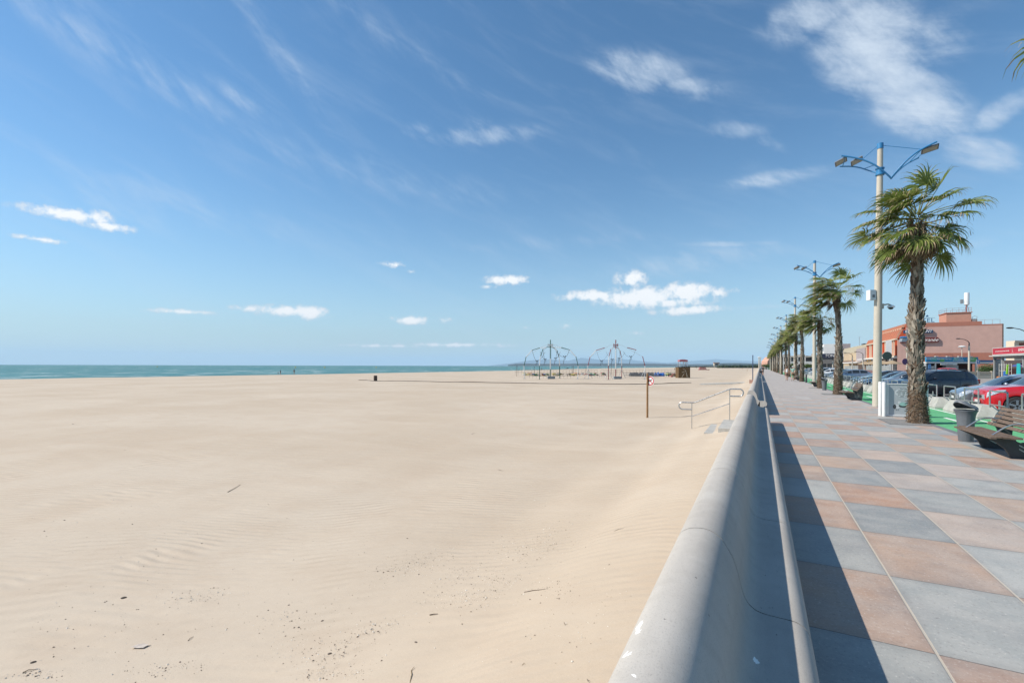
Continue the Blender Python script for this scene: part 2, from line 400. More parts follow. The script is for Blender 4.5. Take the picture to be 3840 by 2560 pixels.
# ------------------------------------------------------------------ ground of the town: promenade, cycle path, road
ZR = -0.12
X0, TL, Y0, TLX = 0.905, 1.15, 4.68, 0.735
m, t, b = newmat("promenade_paving")
pc = t.pos(); px, py, pz = t.sep(pc)
gx = t.m('DIVIDE', t.m('SUBTRACT', px, X0), TLX); gy = t.m('DIVIDE', t.m('SUBTRACT', py, Y0), TL)
fx, fy = t.m('FLOOR', gx), t.m('FLOOR', gy); rx, ry = t.m('FRACT', gx), t.m('FRACT', gy)
par = t.m('FLOORED_MODULO', t.m('ADD', fx, fy), 2.0)
rnd = t.white(t.comb(fx, fy)); rnd2 = t.white(t.comb(t.m('ADD', fx, 31.7), t.m('ADD', fy, 11.3)))
nz = t.noise(pc, 3.0, 6, 0.65); nf = t.noise(pc, 42, 5, 0.78); nm = t.noise(t.vm('ADD', pc, t.comb(t.m('MULTIPLY', rnd, 50), t.m('MULTIPLY', rnd2, 50), 0)), 1.3, 5, 0.6, 0.5)
grey = t.mix(rnd, (0.255, 0.268, 0.258), (0.365, 0.375, 0.355)); grey = t.mix(t.ramp(rnd2, 0.8, 0.95, 0, 0.5), grey, (0.175, 0.200, 0.215))
pink = t.mix(rnd, (0.375, 0.235, 0.165), (0.430, 0.300, 0.215)); pink = t.mix(t.ramp(rnd2, 0.55, 1.0, 0, 0.8), pink, (0.400, 0.200, 0.110))
pale = t.mix(rnd2, (0.45, 0.43, 0.40), (0.52, 0.45, 0.38))
c = t.mix(t.m('GREATER_THAN', par, 0.5), pink, grey)
c = t.mix(t.m('MULTIPLY', t.m('GREATER_THAN', t.white(t.comb(t.m('ADD', fx, 7.1), t.m('ADD', fy, 3.9))), 0.93), 0.6), c, pale)
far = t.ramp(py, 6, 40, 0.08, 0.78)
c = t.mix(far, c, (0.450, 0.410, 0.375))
c = t.mix(t.ramp(nm, 0.35, 0.75, 0, 0.50), c, (0.20, 0.20, 0.205)); stn = t.noise(pc, 1.7, 7, 0.72, 0.8); c = t.mix(t.ramp(stn, 0.56, 0.70, 0, 0.35), c, (0.15, 0.15, 0.155))
c = t.mix(t.ramp(nz, 0.35, 0.65, 0.0, 0.22), c, (0.55, 0.52, 0.48))
flake = t.ramp(nf, 0.57, 0.66, 0, 0.55)
c = t.mix(flake, c, (0.62, 0.58, 0.53)); c = t.mix(t.ramp(nf, 0.34, 0.45, 0.50, 0), c, (0.14, 0.12, 0.12))
# edges of the slabs: darker, slightly dusty
ex = t.m('MINIMUM', rx, t.m('SUBTRACT', 1, rx)); ey = t.m('MINIMUM', ry, t.m('SUBTRACT', 1, ry))
wob = t.m('MULTIPLY', t.noise(pc, 22, 3, 0.6), 0.006)
c = t.mix(t.ramp(t.m('MINIMUM', ex, ey), 0.0, 0.09, 0.22, 0), c, (0.20, 0.18, 0.165))
jx = t.ramp(t.m('ADD', ex, wob), 0.0105, 0.0155, 1, 0); jy = t.ramp(t.m('ADD', ey, wob), 0.0045, 0.0075, 1, 0)
c = t.mix(jy, c, (0.13, 0.12, 0.11)); c = t.mix(jx, c, (0.46, 0.41, 0.34))
sandn = t.ramp(t.noise(pc, 0.7, 6, 0.7), 0.55, 0.8, 0, 0.25)
c = t.mix(sandn, c, (0.55, 0.47, 0.37))
t.link(c, b.inputs['Base Color']); t.link(t.ramp(nz, 0.3, 0.7, 0.55, 0.8), b.inputs['Roughness']); b.inputs['Specular IOR Level'].default_value = 0.35
hgt = t.m('SUBTRACT', t.m('MULTIPLY', nf, 0.0022), t.m('MULTIPLY', t.m('MAXIMUM', jx, jy), 0.003))
n = t.N.new('ShaderNodeBump'); n.inputs['Strength'].default_value = 0.8; n.inputs['Distance'].default_value = 1.0
t.link(hgt, n.inputs['Height']); t.link(n.outputs[0], b.inputs['Normal'])
PAVE = m
def sheet(name, x0, x1, y0, y1, z, m, step=None, thick=0.0):
    mb = MB()
    if thick: mb.bb(x0, x1, y0, y1, z - thick, z)
    else: mb.quad((x0, y0, z), (x1, y0, z), (x1, y1, z), (x0, y1, z))
    return tag(mb.obj(name, m, smooth=False), kind='structure')
ASPH = mat("road_asphalt", (0.085, 0.083, 0.080), 0.9, var=0.25, scale=1.2, bump=0.4, bscale=120, spec=0.2)
GREEN = mat("green_cycle_paint", (0.115, 0.385, 0.180), 0.75, var=0.16, scale=1.1, bump=0.3, bscale=150, spec=0.2)
CONC = mat("pale_concrete", (0.42, 0.41, 0.38), 0.85, var=0.16, scale=2.5, bump=0.35, bscale=90, spec=0.2)
KERB = mat("dark_kerb_stone", (0.16, 0.165, 0.17), 0.85, var=0.2, scale=4, bump=0.3)
SIDE = mat("far_pavement", (0.30, 0.275, 0.25), 0.9, var=0.18, scale=0.8, spec=0.15)
WHITE_P = mat("worn_white_paint", (0.72, 0.72, 0.70), 0.7, var=0.12, scale=9)
YEND = 420
sheet('ground', -0.30, 1500, -60, 3200, -0.30, mat("town_ground", (0.26, 0.22, 0.17), 0.95, var=0.3, scale=0.02, spec=0.1))
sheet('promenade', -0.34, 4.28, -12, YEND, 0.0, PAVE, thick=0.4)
tag(MB().bb(4.282, 4.44, -12, YEND, -0.3, 0.004).obj('kerb', KERB, smooth=False), kind='structure')
sheet('cycle_path', 4.442, 6.98, -12, YEND, -0.004, GREEN, thick=0.3)
tag(MB().bb(6.982, 7.14, -12, YEND, -0.3, 0.0).obj('road_kerb', CONC, smooth=False), kind='structure')
sheet('road', 7.142, 20.0, -12, YEND, ZR, ASPH, thick=0.1)
tag(MB().bb(20.002, 20.16, -12, YEND, -0.3, 0.01).obj('far_kerb', CONC, smooth=False), kind='structure')
sheet('far_pavement', 20.162, 60, -12, YEND, 0.0, SIDE, thick=0.25)
mb = MB()
for k in range(40): mb.bb(5.30, 5.40, 6 + k * 4.2, 7.6 + k * 4.2, -0.003, 0.001)
mb.bb(6.02, 6.10, -12, YEND, -0.003, 0.0012)
for k in range(60): mb.bb(7.3, 12.2, 22.7 + k * 2.9 - 0.05, 22.7 + k * 2.9 + 0.05, ZR - 0.003, ZR + 0.004)
mb.bb(15.9, 16.05, -12, YEND, ZR - 0.003, ZR + 0.004)
tag(mb.obj('road_markings', WHITE_P, smooth=False), kind='structure')
# gritty square around each tree is added with the palms

# ------------------------------------------------------------------ sea wall with its seat ledge
PROF = [(-0.46, -0.62), (-0.45, 0.0), (-0.435, 0.30), (-0.42, 0.50), (-0.402, 0.64), (-0.383, 0.735), (-0.36, 0.795), (-0.325, 0.824), (-0.285, 0.836), (-0.24, 0.838), (-0.20, 0.826),
        (-0.165, 0.800), (-0.138, 0.760), (-0.110, 0.706), (-0.090, 0.640), (-0.074, 0.572), (-0.060, 0.533), (-0.042, 0.507), (-0.020, 0.490), (0.0, 0.4825)]
LEDGE = [(0.0, 0.4825), (0.022, 0.4785), (0.05, 0.4765), (0.125, 0.474), (0.155, 0.470), (0.180, 0.456), (0.200, 0.432), (0.212, 0.400), (0.214, 0.360), (0.206, 0.325), (0.180, 0.305), (0.12, 0.290), (0.12, 0.0), (0.0, 0.0)]
def catmull(pts, n=4):
    out = []
    for i in range(len(pts) - 1):
        p0 = pts[max(0, i - 1)]; p1 = pts[i]; p2 = pts[i + 1]; p3 = pts[min(len(pts) - 1, i + 2)]
        for k in range(n):
            s = k / n
            out.append(tuple(0.5 * (2 * p1[a] + (p2[a] - p0[a]) * s + (2 * p0[a] - 5 * p1[a] + 4 * p2[a] - p3[a]) * s * s + (3 * p1[a] - p0[a] - 3 * p2[a] + p3[a]) * s ** 3) for a in range(2)))
    out.append(pts[-1]); return out
m, t, b = newmat("wall_concrete")
pc = t.pos(); px, py, pz = t.sep(pc)
n1 = t.noise(pc, 1.1, 6, 0.6); n2 = t.noise(pc, 9, 5, 0.6); nf = t.noise(pc, 170, 3, 0.85); nl = t.noise(t.comb(t.m('MULTIPLY', px, 9), t.m('MULTIPLY', py, 0.5), t.m('MULTIPLY', pz, 9)), 1.5, 5, 0.6)
c = t.mix(t.ramp(n1, 0.3, 0.7), (0.415, 0.385, 0.345), (0.475, 0.448, 0.405))
c = t.mix(t.ramp(n2, 0.45, 0.7, 0, 0.30), c, (0.35, 0.325, 0.29))
c = t.mix(t.ramp(nl, 0.5, 0.75, 0, 0.22), c, (0.30, 0.28, 0.25))
c = t.mix(t.ramp(nf, 0.34, 0.46, 0.45, 0.0), c, (0.20, 0.19, 0.175))
pit = t.noise(pc, 45, 2, 0.5); c = t.mix(t.ramp(pit, 0.255, 0.235, 0, 0.75), c, (0.10, 0.095, 0.09))
# each cast block has a slightly different tone
blk = t.white(t.comb(t.m('FLOOR', t.m('DIVIDE', t.m('ADD', py, 1.9), 3.0)), 1.0)); c = t.mix(t.m('MULTIPLY', blk, 0.16), c, (0.33, 0.32, 0.31))
dn = t.noise(pc, 30, 3, 0.6, 1.0)
for (dx_, dy_, dz_, rr, ry_) in ((-0.338, 1.525, .81, .013, 3.4), (-0.331, 1.36, .81, .016, 1.5), (-0.287, 1.25, .83, .008, 1), (-0.012, 2.1, .485, .009, 2.6)):
    dd = t.vm('MULTIPLY', t.vm('SUBTRACT', pc, (dx_, dy_, dz_)), (1.0, 1 / ry_, 1.0))
    l = t.vm('LENGTH', dd); spl = t.ramp(t.m('ADD', l, t.m('MULTIPLY', t.m('SUBTRACT', dn, 0.5), 0.040)), rr, rr * 0.75)
    c = t.mix(spl, c, (0.84, 0.84, 0.80))
jd = t.m('MULTIPLY', t.m('ABSOLUTE', t.m('SUBTRACT', t.m('FRACT', t.m('ADD', t.m('DIVIDE', t.m('SUBTRACT', py, 4.1), 3.0), 0.5)), 0.5)), 3.0)
jd = t.m('MINIMUM', jd, t.m('ABSOLUTE', t.m('SUBTRACT', py, 2.53)))
c = t.mix(t.ramp(t.m('ADD', jd, t.m('MULTIPLY', n2, 0.004)), 0.004, 0.0075, 0.65, 0), c, (0.05, 0.045, 0.04))
c = t.mix(t.ramp(t.m('ADD', jd, t.m('MULTIPLY', n2, 0.12)), 0.02, 0.12, 0.14, 0), c, (0.25, 0.23, 0.20))
t.link(c, b.inputs['Base Color']); t.link(t.ramp(n2, 0.3, 0.7, 0.8, 0.95), b.inputs['Roughness']); b.inputs['Specular IOR Level'].default_value = 0.12
hh = t.m('ADD', t.m('MULTIPLY', nf, 0.0009), t.m('MULTIPLY', n2, 0.0022)); hh = t.m('SUBTRACT', hh, t.m('MULTIPLY', t.ramp(pit, 0.255, 0.235), 0.002))
n = t.N.new('ShaderNodeBump'); n.inputs['Distance'].default_value = 1.0; n.inputs['Strength'].default_value = 0.9; t.link(hh, n.inputs['Height']); t.link(n.outputs[0], b.inputs['Normal'])
WALLM = m
def sweep(prof, y0, y1, joints, center):
    st = [y0]
    for j in joints:
        if y0 + 0.1 < j < y1 - 0.1: st += [j - 0.03, j - 0.0045, j - 0.003, j + 0.003, j + 0.0045, j + 0.03]
    st.append(y1); mb = MB(); n_ = len(prof)
    for yy in st:
        dip = any(abs(yy - j) < 0.0035 for j in joints)
        for (x, z) in prof:
            if dip:
                d_ = Vector((center[0] - x, center[1] - z)); d_.normalize(); x += d_.x * 0.012; z += d_.y * 0.012
            mb.v.append((x, yy, z))
    for i in range(len(st) - 1):
        for k in range(n_ - 1): mb.f.append((i * n_ + k, (i + 1) * n_ + k, (i + 1) * n_ + k + 1, i * n_ + k + 1)); mb.m.append(0)
    L = (len(st) - 1) * n_
    return mb, list(range(n_)), [L + k for k in range(n_)]
JO = [-0.5, 1.0 - 0.0, 2.53] + [4.1 + 3.0 * k for k in range(150)]
JO[1] = 0.95
walls = [(-8, 15.45, 'pale grey concrete sea wall with seat ledge, nearest the camera'), (18.15, 57.0, 'concrete sea wall stretch just beyond the first beach steps'),
         (59.4, 99.0, 'concrete sea wall stretch beyond the second opening'), (101.4, YEND, 'far end stretch of concrete sea wall running to the horizon')]
for y0, y1, lab in walls:
    w = thing('sea_wall', lab, 'wall', (0, 0, 0), 0, 'stretches of sea wall along the promenade')
    pr = catmull(PROF, 4); mb, a, bcap = sweep(pr, y0, y1, JO, (-0.25, 0.2))
    mb.f += [tuple(a), tuple(reversed(bcap))]; mb.m += [0, 0]
    mb.obj('wall_body', WALLM, w, angle=50, fix=False)
    pr = catmull(LEDGE[:-2], 3) + LEDGE[-2:]; mb, a, bcap = sweep(pr, y0 + 0.0, y1, JO, (0.08, 0.38))
    mb.f += [tuple(a), tuple(reversed(bcap))]; mb.m += [0, 0]
    mb.obj('seat_ledge', WALLM, w, angle=50, fix=False)
# ------------------------------------------------------------------ palms
def leafmat(name, col, col2, rough=0.45, trl=0.25):
    m, t, b = newmat(name); pc = t.objc()
    n = t.noise(pc, 3.5, 4, 0.6); n2 = t.noise(pc, 25, 2, 0.6)
    c = t.mix(t.ramp(n, 0.3, 0.7), col, col2); c = t.mix(t.ramp(n2, 0.3, 0.7, 0, 0.35), c, [q * 0.55 for q in col])
    t.link(c, b.inputs['Base Color']); b.inputs['Roughness'].default_value = rough; b.inputs['Specular IOR Level'].default_value = 0.35
    tr = t.N.new('ShaderNodeBsdfTranslucent'); t.link(c, tr.inputs[0]); mx = t.N.new('ShaderNodeMixShader'); mx.inputs[0].default_value = trl
    out = [q for q in t.N if q.type == 'OUTPUT_MATERIAL'][0]
    t.link(b.outputs[0], mx.inputs[1]); t.link(tr.outputs[0], mx.inputs[2]); t.link(mx.outputs[0], out.inputs[0])
    return m
LG = leafmat("palm_green", (0.125, 0.175, 0.036), (0.21, 0.265, 0.062), trl=0.35)
LY = leafmat("palm_yellow_green", (0.25, 0.29, 0.08), (0.34, 0.36, 0.12), trl=0.35)
LS = leafmat("palm_straw", (0.34, 0.25, 0.145), (0.46, 0.36, 0.23), 0.7, 0.15)
LB = leafmat("palm_dead_brown", (0.16, 0.105, 0.06), (0.26, 0.18, 0.105), 0.8, 0.1)
T1 = mat("palm_bark_grey", (0.235, 0.200, 0.160), 0.9, var=0.35, scale=9, bump=0.5, bscale=70, spec=0.1)
T2 = mat("palm_bark_brown", (0.125, 0.088, 0.062), 0.95, var=0.35, scale=9, bump=0.5, bscale=70, spec=0.1)
T3 = mat("palm_bark_pale", (0.36, 0.315, 0.255), 0.9, var=0.25, scale=9, bump=0.5, bscale=70, spec=0.1)
def palm_leaf(mb, rnd, base, az_, el_, Lp, Lb, wind, dead=False, green=0, fold=0.0):
    d = Vector((math.cos(az_) * math.cos(el_), math.sin(az_) * math.cos(el_), math.sin(el_)))
    pts = [Vector(base)]; q = Vector(base); dd = d.copy()
    for k in range(5):
        dd = (dd + Vector((0, 0, -0.10 if not dead else -0.22)) + wind * 0.17).normalized(); q = q + dd * Lp / 5; pts.append(q.copy())
    mb.tube(pts, [0.022, 0.017, 0.014, 0.012, 0.010, 0.009], 5, 1 if not dead else 3, cap=False)
    o = pts[-1]; d = dd
    side = d.cross(Vector((0, 0, 1)));
    if side.length < 0.1: side = Vector((1, 0, 0))
    side.normalize(); side = (side + Vector((0, 0, rnd.uniform(-.45, .45)))).normalized(); up = side.cross(d).normalized()
    n = 30; spread = R(118)
    for i in range(n):
        a = -spread + 2 * spread * i / (n - 1) + rnd.uniform(-.03, .03)
        if rnd.random() < 0.06: continue
        L = Lb * (0.62 + 0.38 * math.cos(a * 0.72)) * rnd.uniform(0.82, 1.1)
        bd = (d * math.cos(a) + side * math.sin(a) + up * (0.28 + fold) * abs(math.sin(a))).normalized()
        wv = bd.cross(up); wv = wv.normalized() if wv.length > 0.05 else side
        sag = rnd.uniform(0.8, 1.4) * (1.15 if not dead else 1.5)
        ns = 6; vs = []; p = o.copy(); cur = bd.copy()
        for k in range(ns + 1):
            f = k / ns; w = min(f * L * 2 * spread / n * 0.62, 0.021) * (1.0 if f < 0.45 else max(0.06, 1 - (f - 0.45) / 0.55)) + 0.0015
            tw = up * (0.35 * w * (1 if i % 2 else -1))
            vs += [p - wv * w + tw, p + wv * w - tw]
            g = f * f * 0.85 * sag
            cur = (cur + Vector((0, 0, -g)) + wind * 0.62 * f + Vector((rnd.uniform(-1, 1), rnd.uniform(-1, 1), rnd.uniform(-1, 1))) * 0.06 * f).normalized()
            p = p + cur * L / ns
        for k in range(ns):
            if dead: mi = 3 if rnd.random() < 0.5 else 2
            else: mi = (2 if k >= ns - 1 - (rnd.random() < .4) and rnd.random() < 0.6 else (1 if (green and rnd.random() < .6) or rnd.random() < .12 else 0))
            mb.add([vs[2 * k], vs[2 * k + 1], vs[2 * k + 3], vs[2 * k + 2]], [(0, 1, 2, 3)], mi)
def make_crown(seed, H, lean, wind, nlive=34, ndead=9, scale=1.0):
    rnd = random.Random(seed); mb = MB(); top = Vector((lean[0], lean[1], H))
    for i in range(nlive):
        f = (i + 0.5) / nlive
        el_ = R(70) - R(112) * f ** 0.8 + R(rnd.uniform(-20, 20)); az_ = i * 2.39996 + rnd.uniform(-.35, .35)
        base = top + Vector((math.cos(az_) * 0.12, math.sin(az_) * 0.12, 0.45 * (1 - f)))
        az_ = az_ if rnd.random() > wind.length * 0.45 else math.atan2(wind.y, wind.x) + rnd.uniform(-1.2, 1.2)
        w = wind * (1.0 if math.cos(az_ - math.atan2(wind.y, wind.x)) > -0.2 else 0.8)
        palm_leaf(mb, rnd, base, az_, el_, scale * rnd.uniform(0.65, 1.2) * (1 + .22 * f), scale * rnd.uniform(0.82, 1.05), w, green=rnd.random() < 0.2)
    for i in range(ndead):
        az_ = rnd.uniform(0, 2 * math.pi); el_ = R(rnd.uniform(-65, -25))
        palm_leaf(mb, rnd, top + Vector((math.cos(az_) * 0.2, math.sin(az_) * 0.2, -0.15)), az_, el_, scale * rnd.uniform(0.5, 0.8), scale * rnd.uniform(0.45, 0.7), wind, dead=True)
    for i in range(9):     # bare flower stalks sticking out, and pale flower sprays
        az_ = rnd.uniform(0, 6.28); el_ = R(rnd.uniform(5, 60)); L = rnd.uniform(1.3, 2.1) * scale
        d = Vector((math.cos(az_) * math.cos(el_), math.sin(az_) * math.cos(el_), math.sin(el_)))
        pts = [top + d * L * k / 6 + Vector((0, 0, -0.25 * (k / 6) ** 2)) for k in range(7)]
        mb.tube(pts, [.010, .009, .008, .007, .005, .004, .002], 4, 3, cap=False)
    for i in range(5):
        az_ = rnd.uniform(0, 6.28); c = top + Vector((math.cos(az_) * .85, math.sin(az_) * .85, rnd.uniform(-.3, .45)))
        for k in range(70):
            a = c + Vector((rnd.gauss(0, .16), rnd.gauss(0, .16), rnd.gauss(0, .16))); b_ = a + Vector((rnd.uniform(-.1, .1), rnd.uniform(-.1, .1), -rnd.uniform(.05, .22)))
            s_ = Vector((rnd.uniform(-.006, .006), rnd.uniform(-.006, .006), .002)); mb.add([a - s_, a + s_, b_ + s_, b_ - s_], [(0, 1, 2, 3)], 2)
    return mb
def make_trunk(seed, H, lean, rb=0.30, rm=0.215, dens=1.0):
    rnd = random.Random(seed); mb = MB()
    def cx(z): f = z / H; k = f * f; return lean[0] * k + 0.04 * math.sin(f * 5 + seed), lean[1] * k
    def rad(z):
        f = z / H
        r = rm + (rb - rm) * max(0, 1 - z / 1.5) ** 0.8 + 0.02 * math.sin(z * 1.7 + seed)
        r -= 0.035 * max(0, min(1, (f - 0.35) / 0.4)); r += 0.06 * max(0, min(1, (f - 0.82) / 0.12))
        return r
    rings = int(H / 0.14); n = 18
    for i in range(rings + 1):
        z = H * i / rings; x0, y0 = cx(z)
        for j in range(n):
            w = 2 * math.pi * j / n; r = rad(z) * 0.93 * (1 + 0.06 * mnoise.noise(Vector((math.cos(w) * 2, math.sin(w) * 2, z * 3 + seed))))
            mb.v.append((x0 + r * math.cos(w), y0 + r * math.sin(w), z))
    for i in range(rings):
        for j in range(n): mb.f.append((i * n + j, i * n + (j + 1) % n, (i + 1) * n + (j + 1) % n, (i + 1) * n + j)); mb.m.append(1)
    N = int(560 * dens * H / 6)
    for i in range(N):      # old leaf bases, criss-crossed
        z = 0.9 + (H - 0.85) * (i + rnd.random()) / N; w = i * 2.39996 + rnd.uniform(-.3, .3)
        r = rad(z); x0, y0 = cx(z); f = z / H
        Ls = rnd.uniform(0.13, 0.26); Wd = rnd.uniform(0.035, 0.07); out_ = rnd.uniform(0.012, 0.040) * (1.9 if f > 0.84 else 1); tilt = rnd.uniform(-0.75, 0.75) * Ls * (1.0 if z < 3.6 else .45)
        er = Vector((math.cos(w), math.sin(w), 0)); et = Vector((-math.sin(w), math.cos(w), 0)); c = Vector((x0, y0, z)) + er * (r * 0.93)
        a = c - et * Wd - Vector((0, 0, .02)); b_ = c + et * Wd - Vector((0, 0, .02)); tp = c + er * out_ + et * tilt + Vector((0, 0, Ls))
        ta = tp - et * Wd * 0.45 - Vector((0, 0, .03)); tb = tp + et * Wd * 0.35; th = er * 0.022
        mi = 0 if rnd.random() < (0.62 if f < .84 else .2) else (2 if rnd.random() < 0.45 and f < .8 else 1)
        mb.add([a, b_, tb, ta, a + th * .4, b_ + th * .4, tb + th, ta + th], [(4, 5, 6, 7), (0, 4, 7, 3), (1, 2, 6, 5), (3, 7, 6, 2), (0, 3, 2, 1)], mi)
    for i in range(int(1500 * dens)):   # fibres round the foot
        z = 1.25 * rnd.random() ** 0.8; w = rnd.uniform(0, 6.283); r = rad(z) * 0.97; x0, y0 = cx(z)
        er = Vector((math.cos(w), math.sin(w), 0)); et = Vector((-math.sin(w), math.cos(w), 0)); c = Vector((x0, y0, z)) + er * r
        L = rnd.uniform(.05, .14); dv = (et * rnd.uniform(-1, 1) + Vector((0, 0, rnd.uniform(-1.0, 0.35))) + er * rnd.uniform(0.02, .28)).normalized()
        wv = Vector((0, 0, 1)).cross(er) * 0 + er.cross(dv).normalized() * rnd.uniform(.003, .011)
        mid_ = c + dv * L * .6 + er * 0.012; end = c + dv * L + Vector((0, 0, -.02)); end.z = max(end.z, 0.005); mid_.z = max(mid_.z, .005)
        mb.add([c - wv, c + wv, mid_ + wv, mid_ - wv, end], [(0, 1, 2, 3), (3, 2, 4)], rnd.choice((1, 1, 3, 0)))
    return mb
TM = [T1, T2, T3, LB]; CM = [LG, LY, LS, LB]
def palm(loc, label, seed, H, lean, wind, nlive=34, ndead=9, rb=0.30, rm=0.215, sc=1.0):
    r = thing('palm_tree', label, 'palm tree', loc, 0, 'palms along the promenade')
    make_trunk(seed, H, lean, rb, rm).obj('trunk', TM, r, angle=30, fix=False)
    make_crown(seed + 50, H, lean, wind, nlive, ndead, sc).obj('crown', CM, r, angle=180, fix=False)
    return r
WD = Vector((-CT, -ST, 0.0))
p1 = palm((4.13, 17.85, 0), 'tall palm beside the grey litter bin, nearest whole palm, ragged open crown', 3, 5.75, (-0.10, -0.05), WD * 0.50, 48, 24, 0.275, 0.150, 0.80)
p2 = palm((4.15, 33.8, 0), 'palm with crown blown to the left, behind the second bench', 11, 6.0, (-0.15, 0.0), WD * 1.05, 44, 9, 0.27, 0.140, .86)
p3 = palm((4.12, 42.9, 0), 'shorter windblown palm next to the second litter bin', 21, 5.1, (-0.1, 0.0), WD * 1.15, 42, 9, 0.27, 0.135, .86)
dup(p1, (4.50, 8.75, 0), 2.4, 'palm whose frond tips hang into the top right corner')
farp = [(61, p1, 1.9, 'palm just beyond the second street lamp'), (70.6, p3, 0.25, 'palm beside the man in the mint shirt'), (88, p2, 0.1, None), (97, p3, -0.2, None), (116, p2, 0.3, None), (127, p3, 0.1, None),
        (143, p2, -0.1, None), (152, p3, 0.2, None), (168, p2, 0, None), (186, p3, .1, None), (200, p2, .2, None), (220, p3, -.1, None)]
for i, (Y, src, rz, lab) in enumerate(farp):
    if i == 0: src, rz = p2, 0.15
    o = dup(src, (4.15, Y, 0), rz, lab or '%s whole palm from the camera, small in the receding row' % ['sixth', 'seventh', 'eighth', 'ninth', 'tenth', 'eleventh', 'twelfth', 'thirteenth', 'fourteenth', 'fifteenth'][i - 2])
    o.scale = (1, 1, random.Random(i).uniform(.95, 1.08) * (1.12 if src is p3 else 1.0))
# the corner palm only shows its tips: turn it so long leaves reach towards the picture

# tree squares
m_gr = mat("tree_square_gravel", (0.24, 0.235, 0.225), 0.95, var=0.45, scale=60, bump=0.8, bscale=160, spec=0.1)
mb = MB()
for Y in (17.85, 33.8, 42.9, 61, 70.6): mb.bb(3.35, 4.26, Y - 0.75, Y + 0.75, 0.002, 0.006)
tag(mb.obj('tree_squares', m_gr, smooth=False), kind='structure')
mb = MB()
for Y in (17.85, 33.8):
    for a in (3.31, ): mb.bb(a, a + .04, Y - .79, Y + .79, .002, .012)
    for q in (-.79, .75): mb.bb(3.35, 4.26, Y + q, Y + q + .04, .002, .012)
tag(mb.obj('tree_square_edging', KERB, smooth=False), kind='structure')

# ------------------------------------------------------------------ street lamps
POLE = mat("lamp_pole_cream", (0.50, 0.455, 0.375), 0.6, var=0.06, scale=2.0, bump=0.1, spec=0.35)
BLUE = mat("lamp_blue_paint", (0.035, 0.200, 0.42), 0.4, var=0.08, spec=0.5)
GREYM = mat("grey_casting", (0.20, 0.21, 0.22), 0.5, metal=0.4, var=0.1)
LENS = mat("lamp_lens_panel", (0.42, 0.38, 0.31), 0.25, var=0.12, scale=12, spec=0.6)
WHT = mat("white_enamel", (0.70, 0.71, 0.70), 0.4, var=0.06)
BLK = mat("black_metal", (0.022, 0.023, 0.025), 0.45, var=0.2)
STEEL = mat("brushed_steel", (0.52, 0.51, 0.49), 0.30, metal=0.85, var=0.10, scale=14)
GALV = mat("galvanised_steel", (0.40, 0.40, 0.39), 0.45, metal=0.7, var=0.15, scale=14)
def make_lamp():
    r = thing('street_lamp', '', 'street lamp', (0, 0, 0), 0, 'tall cream street lamps with blue arms')
    H = 11.0
    MB().lathe([(0.158, 0), (0.156, 0.05), (0.148, 2.5), (0.132, 6), (0.105, 9.9), (0.098, H - 0.22)], n=28).obj('pole', POLE, r)
    MB().lathe([(0.112, H - 0.222), (0.112, H), (0.08, H + 0.02)], n=24).obj('pole_cap', BLUE, r)
    mb = MB(); mb.lathe([(0.11, 9.66), (0.16, 9.68), (0.16, 9.73), (0.125, 9.76), (0.125, 9.90), (0.16, 9.93), (0.16, 9.97), (0.11, 9.99)], n=24)
    mb.obj('collar', BLUE, r)
    V = (0.37, 0, 9.50)
    def curve(a, b_, bend, y, n=12):
        a, b_ = Vector(a), Vector(b_); out = []
        for k in range(n + 1):
            f = k / n; p = a.lerp(b_, f); p.z += bend * math.sin(math.pi * f) * (1 - 0.25 * f); p.y += y * math.sin(math.pi * min(1, f * 3) / 2); out.append(p)
        return out
    for s_, ups, los, heads in ((-1, (V, (-1.36, 0, 10.70)), ((-0.10, 0, 9.78), (-1.38, 0, 10.36)), ((-1.36, 10.50, .46), (-0.80, 10.42, .44))),
                                (1, (V, (1.78, 0, 10.64)), ((V[0], 0, 9.46), (1.30, 0, 10.22)), ((1.60, 10.44, .56),))):
        mb = MB(); up_ = curve(*ups, 0.24, -0.16); lo_ = curve(*los, 0.16, 0.16)
        mb.tube(up_, 0.034, 8); mb.tube(lo_, 0.026, 8)
        for k in (4, 8, 11): mb.tube([up_[k], lo_[k]], 0.015, 6)
        mb.obj('arm', BLUE, r)
        q = up_[8] if s_ > 0 else up_[7]
        MB().tube([(s_ * 0.11, 0, H - 0.10), tuple(q)], 0.012, 6).obj('stay_rod', BLUE, r)
        for hx, hz_, hw in heads:
            Mx = Matrix.Rotation(R(-24 if s_ < 0 else -14) , 3, 'Y') @ Matrix.Rotation(R(-30), 3, 'X')
            fl = MB(); fl.box((hx, -0.02, hz_), (hw, 0.26, 0.04), M=Mx); fl.box((hx, 0.0, hz_ + 0.06), (hw * .5, 0.14, 0.06), M=Mx)
            h_ = fl.obj('floodlight', GREYM, r)
            ln = MB(); nrm = Mx @ Vector((0, 0, -0.025)); ln.box((hx + nrm.x, -0.02 + nrm.y, hz_ + nrm.z), (hw * .84, 0.20, 0.008), M=Mx); ln.obj('lens', LENS, h_)
    return r
lampT = make_lamp()
lamp_labels = ['tall cream street lamp nearest the camera, with a camera box on its pole', 'second tall cream street lamp, between two windblown palms', 'third cream street lamp from the camera in the row',
               'fourth cream street lamp from the camera in the row']
for k in range(10):
    Y = 24.6 + 24.5 * k
    o = lampT if k == 0 else dup(lampT, (0, 0, 0))
    o.location = (4.34 - 0.012 * k * 8 if k < 2 else 4.15, Y, 0); o.rotation_euler = (0, R(0.5) if k == 0 else 0, 0)
    o['label'] = lamp_labels[k] if k < 4 else '%s cream street lamp from the camera, small in the receding row' % ['fifth', 'sixth', 'seventh', 'eighth', 'ninth', 'tenth'][k - 4]
